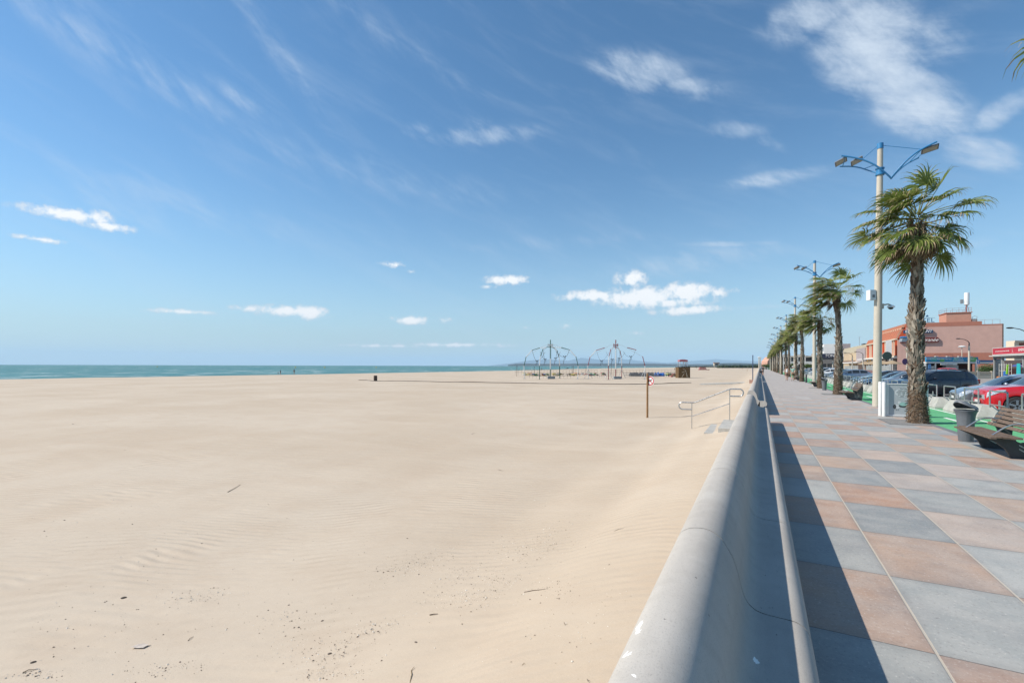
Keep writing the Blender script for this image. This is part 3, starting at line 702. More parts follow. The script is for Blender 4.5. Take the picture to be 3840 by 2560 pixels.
# control box and dome camera on the first lamp
L0 = Vector(lampT.location)
q = thing('control_box', 'white steel control box strapped high on the nearest lamp pole', 'box', (L0.x - 0.13, L0.y - 0.06, 4.45), TH)
MB().box((-0.10, 0, 0.21), (0.24, 0.22, 0.42)).obj('cabinet', WHT, q, smooth=False)
MB().box((-0.08, -0.114, 0.16), (0.10, 0.008, 0.12)).obj('label_plate', GREYM, q, smooth=False)
q = thing('dome_camera', 'grey surveillance dome camera on a short bracket of the nearest lamp', 'camera', (L0.x + 0.16, L0.y + 0.06, 4.12), TH); q.scale = (.55, .62, .62)
mb = MB(); mb.box((0.06, 0, 0.12), (0.14, 0.16, 0.34)); mb.tube([(0.1, 0, 0.2), (0.5, 0, 0.26), (0.72, 0, 0.2)], [.06, .05, .045], 10); mb.obj('bracket', POLE, q)
MB().lathe([(0.02, 0.22), (0.18, 0.17), (0.235, 0.08), (0.235, 0.04)], (0.72, 0, 0), n=20).obj('hood', WHT, q)
MB().lathe([(0.16, 0.04), (0.15, -0.03), (0.10, -0.08), (0.02, -0.10)], (0.72, 0, 0), n=20).obj('dome', BLK, q)

# ------------------------------------------------------------------ park benches
WOOD = mat("bench_wood", (0.155, 0.112, 0.085), 0.7, var=0.30, scale=14, bump=0.3, bscale=80, spec=0.25)
IRON = mat("bench_iron", (0.052, 0.054, 0.056), 0.55, metal=0.2, var=0.25, scale=6, bump=0.2, bscale=120)
def make_bench():
    "faces local -x, long side along y, 1.8 m"
    r = thing('park_bench', '', 'bench', (0, 0, 0), 0, 'slatted benches along the promenade')
    seat = [(-0.30, 0.372), (-0.22, 0.392), (-0.13, 0.388), (-0.04, 0.380), (0.05, 0.384)]
    for i, (x, z) in enumerate(seat):
        MB().box((x, 0, z), (0.080, 1.8, 0.030)).obj('seat_slat', WOOD, r, smooth=False)
    for i in range(5):
        f = i / 4; x = 0.20 + 0.20 * f + .02 * math.sin(f * 3); z = 0.49 + 0.30 * f; M = Matrix.Rotation(R(-62), 3, 'Y')
        MB().box((x, 0, z), (0.066, 1.8, 0.028), M=M).obj('back_slat', WOOD, r, smooth=False)
    for y in (-0.62, 0.62):
        poly = [(0.02, 0.0), (0.42, 0.0), (0.44, 0.12), (0.47, 0.45), (0.47, 0.60), (0.435, 0.81), (0.41, 0.82), (0.33, 0.68), (0.25, 0.56), (0.20, 0.47), (0.235, 0.42), (0.25, 0.355), (0.22, 0.30), (0.15, 0.28), (0.09, 0.31), (0.06, 0.36), (-0.30, 0.355), (-0.335, 0.372), (-0.33, 0.345), (-0.18, 0.27), (-0.06, 0.16)]
        mb = MB()
        mb.prism(poly, y - 0.03, y + 0.03); 
        fr = mb.obj('side_frame', IRON, r, smooth=False, fix=False)
        for k in range(2):     # light chevrons cut in the frame
            z0 = 0.13 + 0.07 * k
            MB().prism([(.12, z0 + .035), (.215, z0 - .03), (.31, z0 + .035), (.31, z0 + .055), (.215, z0 - .01), (.12, z0 + .055)], y - .0325, y + .0325).obj('chevron', GALV, fr, smooth=False, fix=False)
        pts = [(-0.24, y, 0.39)] + [(-0.22 + 0.46 * f, y, 0.40 + 0.22 * math.sin(f * 2.1)) for f in [k / 8 for k in range(1, 9)]]
        MB().tube(pts, 0.014, 8).obj('armrest', STEEL, r)
    return r
bench = make_bench(); bench.location = (4.02, 12.42, 0); bench['label'] = 'slatted brown bench at the right edge, beside the grey bin'
dup(bench, (4.02, 29.1, 0), None, 'slatted bench beyond the white panel, at the foot of a palm')
dup(bench, (4.0, 46.2, 0), None, 'slatted bench just behind the second litter bin')
dup(bench, (4.0, 66.2, 0), None, 'small distant bench between two palm trunks')
# ------------------------------------------------------------------ litter bins
BIN = mat("bin_grey_plastic", (0.125, 0.140, 0.155), 0.45, var=0.10, scale=4, bump=0.05, spec=0.45)
def make_bin():
    r = thing('litter_bin', '', 'litter bin', (0, 0, 0), 0, 'grey litter bins along the promenade')
    prof = [(0.0, 0.0), (0.145, 0.0), (0.150, 0.02), (0.175, 0.38), (0.190, 0.56), (0.220, 0.65), (0.245, 0.685), (0.245, 0.70), (0.230, 0.70), (0.205, 0.64), (0.18, 0.50)]
    mb = MB(); n = 48; vs = []
    for (rr, h) in prof:
        for j in range(n):
            w = 2 * math.pi * j / n; k = 1 - (0.035 if j % 4 == 0 and 0.02 < h < 0.6 else 0); vs.append((rr * k * math.cos(w), rr * k * math.sin(w), h))
    mb.add(vs, [(i * n + j, i * n + (j + 1) % n, (i + 1) * n + (j + 1) % n, (i + 1) * n + j) for i in range(len(prof) - 1) for j in range(n)])
    mb.obj('body', BIN, r, fix=False)
    # curved hood, tipped so that its mouth opens towards the wall
    lid = MB(); vs = []; nr, nc = 9, 25
    for i in range(nr):
        for j in range(nc):
            a = math.pi * (j / (nc - 1)) - math.pi / 2; f = i / (nr - 1)
            rr = 0.248 * math.sin(f * math.pi / 2); x = rr * math.cos(a) * 1.0; y = rr * math.sin(a)
            vs.append((x - 0.0, y, 0.715 + 0.125 * math.cos(f * math.pi / 2)))
    for i in range(nr):
        for j in range(nc):
            a = math.pi * (j / (nc - 1)) + math.pi / 2; f = i / (nr - 1)
            rr = 0.248 * math.sin(f * math.pi / 2); x = rr * math.cos(a); y = rr * math.sin(a)
            vs.append((x, y, 0.715 + 0.125 * math.cos(f * math.pi / 2) + 0.155 * max(0, -x / 0.248) ** 1.0 * (1 - .2 * abs(y) / .275)))
    fs = []
    for o_ in (0, nr * nc):
        fs += [(o_ + i * nc + j, o_ + i * nc + j + 1, o_ + (i + 1) * nc + j + 1, o_ + (i + 1) * nc + j) for i in range(nr - 1) for j in range(nc - 1)]
    lid.add(vs, fs); lid.obj('lid', BIN, r, angle=60, fix=False)
    MB().lathe([(0.185, 0.60), (0.01, 0.62)], n=24, closed=False).obj('liner', BLK, r, fix=False)
    return r
bin_ = make_bin(); bin_.location = (4.06, 13.98, 0); bin_.rotation_euler = (0, 0, 0.55); bin_['label'] = 'grey litter bin with tilted hood beside the nearest bench'
bin_.scale = (.84, .84, 1); dup(bin_, (4.0, 39.4, 0), 0.4, 'grey litter bin at the foot of the third palm')
q = thing('bollard', 'slim dark grey bollard right of a palm foot in the distance', 'bollard', (4.25, 57.4, 0))
MB().lathe([(0.09, 0), (0.085, 0.80), (0.06, 0.85), (0.0, 0.86)], n=14).obj('post', IRON, q)

# ------------------------------------------------------------------ information panel
PNL = mat("panel_grey", (0.40, 0.43, 0.45), 0.45, var=0.05, scale=3)
q = thing('information_panel', 'grey information panel on white posts, half behind the nearest palm', 'sign', (3.60, 19.85, 0), R(6))
mb = MB(); mb.lathe([(0.055, 0), (0.055, 1.13), (0.045, 1.15), (0, 1.155)], (0, 0, 0), n=18); mb.lathe([(0.055, 0), (0.055, 1.12), (0.045, 1.14), (0, 1.145)], (0.055, -0.16, 0), n=18)
mb.obj('post', WHT, q)
mb = MB(); mb.lathe([(0.05, 0), (0.05, 1.13)], (1.24, 0, 0), n=16); mb.obj('post', WHT, q)
pn = MB().bb(0.11, 1.19, -0.10, -0.05, 0.06, 1.07).obj('panel', PNL, q, smooth=False)
mb = MB(); mb.bb(0.11, 1.19, -0.115, -0.045, 1.07, 1.10); mb.bb(0.11, 1.19, -0.115, -0.045, 0.02, 0.06); mb.bb(0.11, .20, -.108, -.101, .06, 1.07); mb.obj('panel_frame', WHT, pn, smooth=False)
def disc(mb, c, rx, rz, y, n=28, mi=0, a0=0, a1=2 * math.pi):
    vs = [(c[0], y, c[1])] + [(c[0] + rx * math.cos(a0 + (a1 - a0) * k / n), y, c[1] + rz * math.sin(a0 + (a1 - a0) * k / n)) for k in range(n + 1)]
    mb.add(vs, [(0, k, k + 1) for k in range(1, n + 1)], mi)
BUB = mat("bubble_pale", (0.56, 0.59, 0.60), 0.5, var=0.03); INK = mat("ink_dark", (0.05, 0.055, 0.06), 0.6); MINT = mat("pale_mint", (0.30, 0.50, 0.46), 0.5, var=0.05)
mb = MB(); disc(mb, (0.72, 0.80), 0.36, 0.165, -0.1035); mb.add([(0.70, -.1035, .67), (0.76, -.1035, .67), (0.69, -.1035, .57)], [(0, 1, 2)]); mb.obj('speech_bubble', BUB, pn, smooth=False, fix=False)
text('lettering', "FAITES COMME\nMOI DANS LA RUE\nPORTEZ UN MASQUE\nÇA NE VOUS REND\nPAS MOUETTE", 0.062, INK, pn, (0.72, -0.1055, 0.80), FACE_NY, 0.0008, 0.15, 1.05)
mb = MB(); disc(mb, (0.42, 0.33), .085, .075, -.103, mi=0); disc(mb, (0.49, .47), .05, .05, -.1033, mi=0); disc(mb, (.36, .33), .045, .075, -.1036, mi=1); disc(mb, (.60, .36), .13, .055, -.1031, mi=1); disc(mb, (.59, .42), .105, .06, -.1039, mi=2)
mb.bb(.40, .41, -.104, -.102, .20, .26, 1); mb.bb(.45, .46, -.104, -.102, .20, .26, 1)
mb.obj('seabird_drawing', [BUB, INK, MINT], pn, smooth=False, fix=False)

# ------------------------------------------------------------------ concrete blocks and steel hoops between path and road
def block_mesh():
    mb = MB(); L, Wd, H = 1.2, 0.62, 0.42; t_, e = 0.16, 0.16
    vs = [(-Wd/2, -L/2, 0), (Wd/2, -L/2, 0), (Wd/2, L/2, 0), (-Wd/2, L/2, 0), (-Wd/2, -L/2, .07), (Wd/2, -L/2, .07), (Wd/2, L/2, .07), (-Wd/2, L/2, .07),
          (-Wd/2 + t_, -L/2 + e, H), (Wd/2 - t_, -L/2 + e, H), (Wd/2 - t_, L/2 - e, H), (-Wd/2 + t_, L/2 - e, H)]
    fs = [(3, 2, 1, 0), (8, 9, 10, 11)] + [(a, (a + 1) % 4, 4 + (a + 1) % 4, 4 + a) for a in range(4)] + [(4 + a, 4 + (a + 1) % 4, 8 + (a + 1) % 4, 8 + a) for a in range(4)]
    return mb.add(vs, fs)
def hoop_mesh():
    mb = MB(); L = 1.22; z0, z1 = 0.26, 0.90; y = L / 2
    mb.tube([(0, -y, z0), (0, -y, z1 - .02), (0, -y + .02, z1), (0, y - .02, z1), (0, y, z1 - .02), (0, y, z0)], 0.024, 8)
    mb.tube([(0, -y, 0.47), (0, y, 0.47)], 0.018, 8)
    return mb
def plate_mesh():
    mb = MB(); mb.prism([(-.07, .34)] + [(.07 * math.cos(a), .56 + .07 * math.sin(a)) for a in [math.pi * k / 8 for k in range(9)]][::-1][::-1][:0] + [(-.07, .56), (-.05, .61), (0, .63), (.05, .61), (.07, .56), (.07, .34)], .02, .032, axis='X'); return mb
blk0 = hoop0 = None
def near_lab(k, what, side):
    return None
for k in range(78):
    Yc = 16.65 + 2.1 * k
    z = 0.0
    if blk0 is None: b0 = block_mesh().obj('concrete_block', CONC, smooth=False, loc=(6.5, Yc, z)); blk0 = b0
    else: b0 = blk0.copy(); COL.objects.link(b0); b0.location = (6.5 + random.uniform(-.03, .03), Yc + random.uniform(-.04, .04), z); b0.rotation_euler = (0, 0, random.uniform(-.03, .03))
    ordn = ['first', 'second', 'third', 'fourth', 'fifth', 'sixth', 'seventh', 'eighth', 'ninth', 'tenth', 'eleventh', 'twelfth', 'thirteenth', 'fourteenth', 'fifteenth', 'sixteenth', 'seventeenth', 'eighteenth', 'nineteenth', 'twentieth']
    lab = {1: 'pale concrete block under the slats of the nearest bench back', 2: 'pale concrete block right behind the nearest litter bin', 3: 'pale concrete block peeping out left of the nearest litter bin', 4: 'pale concrete block with a dark stripe, just right of the nearest palm',
           0: 'pale concrete block at the right edge behind the nearest bench'}.get(k, '%s pale concrete block from the right in the row along the green path' % ordn[k] if k < 20 else 'tiny distant concrete block in the far end of the row')
    tag(b0, lab, 'concrete block', 'concrete blocks along the cycle path')
    if hoop0 is None:
        hoop0 = thing('barrier_hoop', '', 'barrier', (6.5, Yc + 1.05, 0), 0, 'steel hoops between the concrete blocks')
        hoop_mesh().obj('frame', GALV, hoop0); plate_mesh().obj('plate', GALV, hoop0, smooth=False); o = hoop0
    else: o = dup(hoop0, (6.5, Yc + 1.05, 0))
    o['label'] = {1: 'steel hoop barrier in front of the red car wheel', 2: 'steel hoop barrier in front of the red car bumper, above the litter bin', 3: 'steel hoop barrier in front of the silver hatchback nose', 4: 'steel hoop barrier right of the palm, before the dark estate car',
                  0: 'steel hoop barrier at the right edge behind the nearest bench'}.get(k, '%s steel hoop barrier from the right in the row along the green path' % ordn[k] if k < 20 else 'tiny distant steel hoop barrier in the far end of the row')
# ------------------------------------------------------------------ cars
GLASS = mat("car_glass", (0.035, 0.045, 0.055), 0.05, var=0.0, spec=0.45)
TYRE = mat("tyre_rubber", (0.020, 0.020, 0.021), 0.85, var=0.2, scale=20)
RIM = mat("alloy_rim", (0.50, 0.51, 0.52), 0.28, metal=0.9, var=0.06)
TRIM = mat("black_trim", (0.018, 0.018, 0.020), 0.5, var=0.15)
HLAMP = mat("headlight_glass", (0.62, 0.65, 0.68), 0.08, metal=0.35, var=0.35, scale=26, spec=0.9, coat=1.0)
PLATE = mat("number_plate", (0.72, 0.72, 0.68), 0.5, var=0.04)
def paint(name, c, metal=0.35): return mat(name, c, 0.32, metal=metal, var=0.03, scale=3, coat=1.0)
def interp(tab, x):
    if x <= tab[0][0]: return tab[0][1]
    for (a, b_), (c, d_) in zip(tab, tab[1:]):
        if x <= c:
            k = (x - a) / (c - a); k = k * k * (3 - 2 * k) * .5 + k * .5
            return b_ + (d_ - b_) * k
    return tab[-1][1]
STY = {   # tables along the length, 0 = nose, 1 = tail
 'hatch': dict(L=4.05, W=1.74, belt=[(0, .62), (.03, .72), (.12, .86), (.25, .96), (.32, 1.00), (.6, 1.02), (.9, 1.04), (.97, .98), (1, .80)], roof=[(0, .62), (.03, .72), (.12, .88), (.25, .985), (.44, 1.40), (.52, 1.475), (.68, 1.48), (.84, 1.42), (.93, 1.20), (.985, 1.02), (1, .80)],
               wx=(.195, .815), wr=.315, ws=(.25, .44), cab=(.27, .90), pil=[(.485, .50), (.675, .695)], rw=(.86, .975)),
 'suv': dict(L=4.25, W=1.80, belt=[(0, .74), (.02, .88), (.10, 1.00), (.24, 1.07), (.32, 1.10), (.6, 1.12), (.9, 1.16), (.97, 1.1), (1, .90)], roof=[(0, .74), (.02, .88), (.10, 1.03), (.24, 1.09), (.40, 1.54), (.48, 1.62), (.68, 1.64), (.86, 1.58), (.94, 1.34), (.985, 1.14), (1, .90)],
               wx=(.19, .81), wr=.345, ws=(.24, .41), cab=(.26, .92), pil=[(.465, .482), (.665, .685)], rw=(.88, .975)),
 'estate': dict(L=4.55, W=1.80, belt=[(0, .66), (.03, .78), (.12, .93), (.25, 1.02), (.34, 1.05), (.6, 1.07), (.9, 1.10), (.97, 1.05), (1, .85)], roof=[(0, .66), (.03, .78), (.12, .95), (.25, 1.04), (.38, 1.46), (.46, 1.57), (.60, 1.60), (.86, 1.55), (.93, 1.38), (.985, 1.10), (1, .85)],
               wx=(.185, .79), wr=.335, ws=(.245, .40), cab=(.26, .93), pil=[(.46, .475), (.65, .665), (.80, .83)], rw=(.885, .975)),
 'sedan': dict(L=4.5, W=1.76, belt=[(0, .60), (.03, .70), (.12, .83), (.27, .93), (.34, .96), (.6, .98), (.82, .99), (.97, .95), (1, .78)], roof=[(0, .60), (.03, .70), (.12, .85), (.27, .945), (.43, 1.34), (.50, 1.41), (.64, 1.42), (.76, 1.34), (.87, 1.04), (.985, .98), (1, .78)],
               wx=(.185, .80), wr=.315, ws=(.27, .43), cab=(.28, .85), pil=[(.475, .49), (.66, .68)], rw=(.77, .87)),
}
def make_car(name, label, style, pm, seed=0, rails=False, detail=True, group='parked cars'):
    "nose towards local -x, origin on the road below the middle of the car"
    D = STY[style]; L, W_ = D['L'], D['W']; hw = W_ / 2; wr = D['wr']; r = thing(name, label, 'car', (0, 0, 0), 0, group)
    xs = set([0, .004, .012, .022, .04, .97, .985, .994, 1.0]); k = 0.0
    while k < 1: xs.add(round(k, 4)); k += 0.0165
    for w in D['wx']:
        for q in range(-9, 10): xs.add(round(w + (wr + .045) / L * math.sin(math.pi / 2 * q / 9), 4))
    for q in (*D['ws'], *D['cab'], *D['rw'], *[e for p in D['pil'] for e in p]): xs.add(round(q, 4))
    xs = sorted(q for q in xs if 0 <= q <= 1); secs = []
    for f in xs:
        x = (f - .5) * L; belt = interp(D['belt'], f); roof = max(belt, interp(D['roof'], f))
        end = min(1, (min(f, 1 - f) / .085)) ; end = math.sqrt(max(0, 1 - (1 - end) ** 2)); w = hw * (0.70 + 0.30 * end); w *= 1 - 0.03 * abs(f - .5) * 2
        low = 0.20 + 0.10 * max(0, 1 - min(f, 1 - f) / .06)
        arch = low
        for wc in D['wx']:
            dx = abs(f - wc) * L; ra = wr + .042
            if dx < ra: arch = max(arch, wr - .01 + math.sqrt(ra * ra - dx * dx))
        crown = roof - belt; cab = D['cab'][0] < f < D['cab'][1] and crown > .03
        flare = 0.018 if arch > low + .02 else 0
        m1 = max(arch + .01, .34); m2 = max(arch + .03, .60 if belt > .8 else belt * .75); m3 = belt - .07
        if m2 > m3 - .01: m2 = m3 - .01
        if m1 > m2 - .005: m1 = m2 - .005
        tw = 0.80 if style != 'suv' else 0.83
        if cab or crown > .02:
            tt = min(1, crown / .35); re = w * .93 * (1 - tt) + w * tw * tt
            pts = [(w * .95 + flare, arch), (w * .985 + flare, m1), (w * 1.0 + flare * .5, m2), (w * .985, m3), (w * .945, belt), (w * .915, belt + .02 * min(1, crown * 8)), (re * 1.0, roof - .075 * tt - .006), (re * .955, roof - .030 * tt - .003), (re * .80, roof - .008 * tt), (re * .4, roof + .006), (0, roof + .012)]
        else:
            pts = [(w * .95 + flare, arch), (w * .985 + flare, m1), (w * 1.0 + flare * .5, m2), (w * .985, m3), (w * .945, belt - .008), (w * .91, belt + .004), (w * .84, belt + .012), (w * .72, belt + .018), (w * .55, belt + .026), (w * .3, belt + .034), (0, belt + .038)]
        secs.append((f, x, pts, low))
    n = len(secs[0][2]); body = MB(); gl = {}
    for f, x, pts, low in secs:
        for (y, z) in pts: body.v.append((x, y, z))
    for f, x, pts, low in secs:
        for (y, z) in pts: body.v.append((x, -y, z))
    NS = len(secs)
    def inpil(f): return any(a - 1e-4 <= f < b_ - 1e-4 for a, b_ in D['pil'])
    for i in range(NS - 1):
        f0, f1 = xs[i], xs[i + 1]; fm = (f0 + f1) / 2
        cr = interp(D['roof'], fm) - interp(D['belt'], fm)
        for j in range(n - 1):
            for side in (0, 1):
                o = side * NS * n
                q = (o + i * n + j, o + i * n + j + 1, o + (i + 1) * n + j + 1, o + (i + 1) * n + j)
                if side: q = q[::-1]
                key = None
                if j == 5 and D['cab'][0] + .045 < fm < D['cab'][1] - .03 and cr > .14 and not inpil(f0): 
                    seg = sum(1 for a, b_ in D['pil'] if fm > a); key = ('side_window', side, seg)
                elif j >= 7 and D['ws'][0] + .004 < fm < D['ws'][1]: key = ('windscreen', 0, 0)
                elif j >= 7 and D['rw'][0] < fm < D['rw'][1]: key = ('rear_window', 0, 0)
                if key: gl.setdefault(key, []).append(q)
                else: body.f.append(q); body.m.append(0)
    for o in (0, (NS - 1) * n):
        a = [o + j for j in range(n)]; b_ = [NS * n + o + j for j in range(n)]
        body.f.append(tuple(a + b_[::-1])); body.m.append(0)
    # close the underside
    for i in range(NS - 1):
        body.f.append((i * n, (i + 1) * n, NS * n + (i + 1) * n, NS * n + i * n)); body.m.append(1)
    # drop the unused vertices' effect on shading by keeping them shared
    bo = body.obj('body', [pm, TRIM], r, angle=38, fix=False)
    for (nm, side, seg), fs in gl.items():
        g = MB(); idx = {}
        for q in fs:
            for v in q:
                if v not in idx: idx[v] = len(g.v); g.v.append(body.v[v])
            g.f.append(tuple(idx[v] for v in q)); g.m.append(0)
        g.obj(nm, GLASS, r, angle=180, fix=False)
    # dark cabin inside, so that the glass has something behind it
    for s_ in (-1, 1):
        for wc in D['wx']:
            x = (wc - .5) * L; y = s_ * (hw - .10)
            ty = MB(); ty.lathe([(wr * .62, -.095), (wr * .90, -.10), (wr, -.075), (wr, .075), (wr * .90, .10), (wr * .62, .095)], (x, y, wr), n=28, axis='Y')
            w_ = ty.obj('wheel', TYRE, r, angle=40)
            rm = MB(); yo = s_ * .085
            rm.lathe([(wr * .60, yo - .0), (wr * .66, yo + s_ * .022), (wr * .62, yo + s_ * .022), (wr * .58, yo - s_ * .03)], (x, y, wr), n=28, axis='Y', closed=False)
            rm.lathe([(.001, yo + s_ * .01), (.055, yo + s_ * .008), (.06, yo - s_ * .02)], (x, y, wr), n=14, axis='Y', closed=False)
            for kk in range(5):
                a = 2 * math.pi * kk / 5 + .3 + seed; ca, sa = math.cos(a), math.sin(a)
                def pt(rad_, off, yy): return (x + ca * rad_ - sa * off, y + yy, wr + sa * rad_ + ca * off)
                y1, y0 = yo + s_ * .014, yo - s_ * .02
                vs = [pt(.04, -.03, y0), pt(.04, .03, y0), pt(wr * .61, .045, y0), pt(wr * .61, -.045, y0), pt(.04, -.03, y1), pt(.04, .03, y1), pt(wr * .61, .035, y1), pt(wr * .61, -.035, y1)]
                rm.add(vs, [(0, 1, 2, 3), (4, 7, 6, 5), (0, 4, 5, 1), (1, 5, 6, 2), (2, 6, 7, 3), (3, 7, 4, 0)])
            rm.obj('rim', RIM, w_, angle=30)
            MB().lathe([(wr * .58, yo - s_ * .035), (.001, yo - s_ * .035)], (x, y, wr), n=20, axis='Y', closed=False).obj('brake_disc', TRIM, w_, fix=False)
    def surf(f, hf, z):   # y of the body side at station f, height z
        for (a, b_) in zip(secs, secs[1:]):
            if a[0] <= f <= b_[0]:
                P_ = a[2]
                for (y0, z0), (y1, z1) in zip(P_, P_[1:]):
                    if z0 <= z <= z1: return y0 + (y1 - y0) * (z - z0) / max(1e-6, z1 - z0)
        return hw
    bz = interp(D['belt'], .06)
    for s_ in (-1, 1):      # headlights wrapped round the corners
        mb = MB(); ff = [0.004, .010, .018, .03, .05, .075, .10, .125]; vs = []
        for k_, f in enumerate(ff):
            g = k_ / (len(ff) - 1); zt = min(interp(D['belt'], f) - .035, interp(D['belt'], .035) - .01 + .05 * g); hgt_ = .15 * (1 - g ** 2) + .035; zb = zt - hgt_; x = (f - .5) * L
            for zz in (zb, zb + hgt_ * .5, zt): vs.append((x - .016, s_ * (surf(f, 0, zz) + .012), zz))
        mb.add(vs, [(i * 3 + j, i * 3 + j + 1, (i + 1) * 3 + j + 1, (i + 1) * 3 + j) for i in range(len(ff) - 1) for j in range(2)])
        x0 = -L / 2 - .022; v0, v1 = vs[0], vs[2]
        mb.add([v0, v1, (x0, v1[1] - s_ * .24, v1[2] - .01), (x0, v0[1] - s_ * .20, v0[2] + .05)], [(0, 1, 2, 3)])
        mb.obj('headlight', HLAMP, r, angle=60, fix=False)
        if detail:
            mb = MB(); mb.lathe([(.001, 0), (.055, .0), (.06, .012)], (-L / 2 + .02, s_ * hw * .60, .36), n=14, axis='X', closed=False); mb.obj('fog_light', HLAMP, r)
            mf = D['ws'][0] + .10; x = (mf - .5) * L; mz = interp(D['belt'], mf) + .07
            mb = MB(); mb.ball((x, s_ * (hw + .10), mz), .10, 12, 8, sc=(.7, 1.0, .72)); mb.tube([(x, s_ * (hw - .05), mz - .05), (x, s_ * (hw + .05), mz - .03)], .022, 6); mb.obj('mirror', pm, r, angle=60)
            for df in ((.50 if style != 'estate' else .445), .665):
                x = (df - .5) * L + (.0); zz = interp(D['belt'], df) - .13
                MB().box((x - .07, s_ * (surf(df, 0, zz) + .012), zz), (.17, .028, .026)).obj('door_handle', pm, r)
            tl = MB(); x = (.975 - .5) * L; tl.box((x, s_ * (hw * .80), interp(D['belt'], .96) - .12), (.10, .20, .26)); tl.obj('tail_light', mat("tail_light_red", (.40, .01, .01), .15, coat=1), r)
    x0 = -L / 2 - .006
    gz = interp(D['belt'], 0)
    mb = MB(); mb.box((x0 - .004, 0, gz - .09), (.03, W_ * .46, .10)); mb.box((x0 + .002, 0, .33), (.04, W_ * .52, .11)); mb.obj('grille', TRIM, r, smooth=False)
    MB().box((x0 - .03, 0, .46), (.012, .52, .11)).obj('number_plate', PLATE, r, smooth=False)
    if rails:
        for s_ in (-1, 1):
            pts = [((f - .5) * L, s_ * hw * .70, interp(D['roof'], f) + (.055 if .44 < f < .84 else .01)) for f in (.42, .46, .6, .72, .82, .87)]
            MB().tube(pts, .018, 8).obj('roof_rail', GREYM, r)
        MB().box(((.85 - .5) * L, 0, interp(D['roof'], .85) + .03), (.30, W_ * .66, .035)).obj('roof_spoiler', pm, r)
    # body lines: sill strip and door seams as thin dark lines
    for s_ in (-1, 1):
        if detail:
            mb = MB()
            for df in (D['ws'][0] + .055, D['pil'][0][0] + .006, D['pil'][1][0] + .008):
                zz = [.30, .45, .6, .75, interp(D['belt'], df) - .03]
                for z0, z1 in zip(zz, zz[1:]):
                    x = (df - .5) * L; ya, yb = s_ * (surf(df, 0, z0) + .003), s_ * (surf(df, 0, z1) + .003)
                    mb.add([(x - .004, ya, z0), (x + .004, ya, z0), (x + .004, yb, z1), (x - .004, yb, z1)], [(0, 1, 2, 3)])
            mb.obj('door_seams', TRIM, r, smooth=False, fix=False); 
            MB().box((0, s_ * (hw - .01), .23), (L * .42, .03, .07)).obj('sill', TRIM, r)
    return r
RED = paint("car_red", (0.56, 0.008, 0.014), 0.0); SIL = paint("car_silver", (0.40, 0.44, 0.48), 0.75); NAVY = paint("car_dark_navy", (0.010, 0.014, 0.026), 0.4)
GRY = paint("car_grey", (0.20, 0.23, 0.27), 0.7); BLU = paint("car_steel_blue", (0.07, 0.11, 0.16), 0.6); BLC = paint("car_black", (0.008, 0.009, 0.011), 0.3); WCR = paint("car_white", (0.70, 0.71, 0.72), 0.0); DGR = paint("car_dark_green", (0.012, 0.025, 0.028), 0.4)
def put(o, x, y, rz=0.0): o.location = (x, y, ZR); o.rotation_euler = (0, 0, rz)
c1 = make_car('parked_car', 'bright red crossover car at the right edge, nearest the camera', 'suv', RED); put(c1, 7.55 + 2.12, 24.65, R(-2))
c2 = make_car('parked_car', 'silver hatchback parked just left of the bright red car', 'hatch', SIL); put(c2, 7.65 + 2.02, 27.75, R(-2))
c3 = make_car('parked_car', 'dark navy estate car with roof rails, side on, right of the palm trunk', 'estate', NAVY, rails=True); put(c3, 9.05, 36.6, R(30))
c4 = make_car('parked_car', 'silver grey car behind the information panel', 'hatch', SIL, 1.0); put(c4, 7.2 + 2.02, 42.2, R(3))
c5 = make_car('parked_car', 'steel blue grey car half hidden by the nearest lamp pole', 'sedan', BLU, 2.0); put(c5, 7.2 + 2.25, 46.3, 0)
c6 = make_car('parked_car', 'low dark green car left of the nearest lamp pole', 'sedan', DGR, .5); put(c6, 7.3 + 2.25, 52.2, R(3))
c7 = dup(c1, (0, 0, 0), 0, 'red car farther off, its roof showing above the dark estate car'); put(c7, 24.3, 93.0, R(-20))
c8 = dup(c4, (0, 0, 0), 0, 'silver car between the second and third palm trunks'); put(c8, 9.1, 66.0, R(15))
spec = [('black car behind the steel blue car', 'hatch', BLC, 9.3, 49.2, 0), ('dark blue car just left of the third palm trunk', 'hatch', BLU, 9.3, 74.5, .03), ('white car left of the second lamp pole', 'hatch', WCR, 9.2, 84, .0),
        ('white car farther along the parked row', 'suv', WCR, 9.2, 92, 0.02), ('grey car farther along the parked row', 'hatch', GRY, 9.3, 100, 0), ('distant black car in the parked row', 'hatch', BLC, 9.3, 108, 0), ('distant white car beyond all the others in the row', 'hatch', WCR, 9.3, 119, 0)]
for lab, st, pm, x, y, rz in spec:
    c = make_car('parked_car', lab, st, pm, detail=False); put(c, x, y, rz)
# far cars at the end of the promenade
for i, (u, v) in enumerate([(2853, 1381), (2858, 1380)]):
    c = dup(c8, (0, 0, 0), 0, ['pale van-like car far off at the very end of the promenade, left one', 'pale car far off at the very end of the promenade, right one'][i]); p = AD(u, 1384, 300 + 25 * i); c.location = (p.x, p.y, -0.1); c.rotation_euler = (0, 0, 1.4)
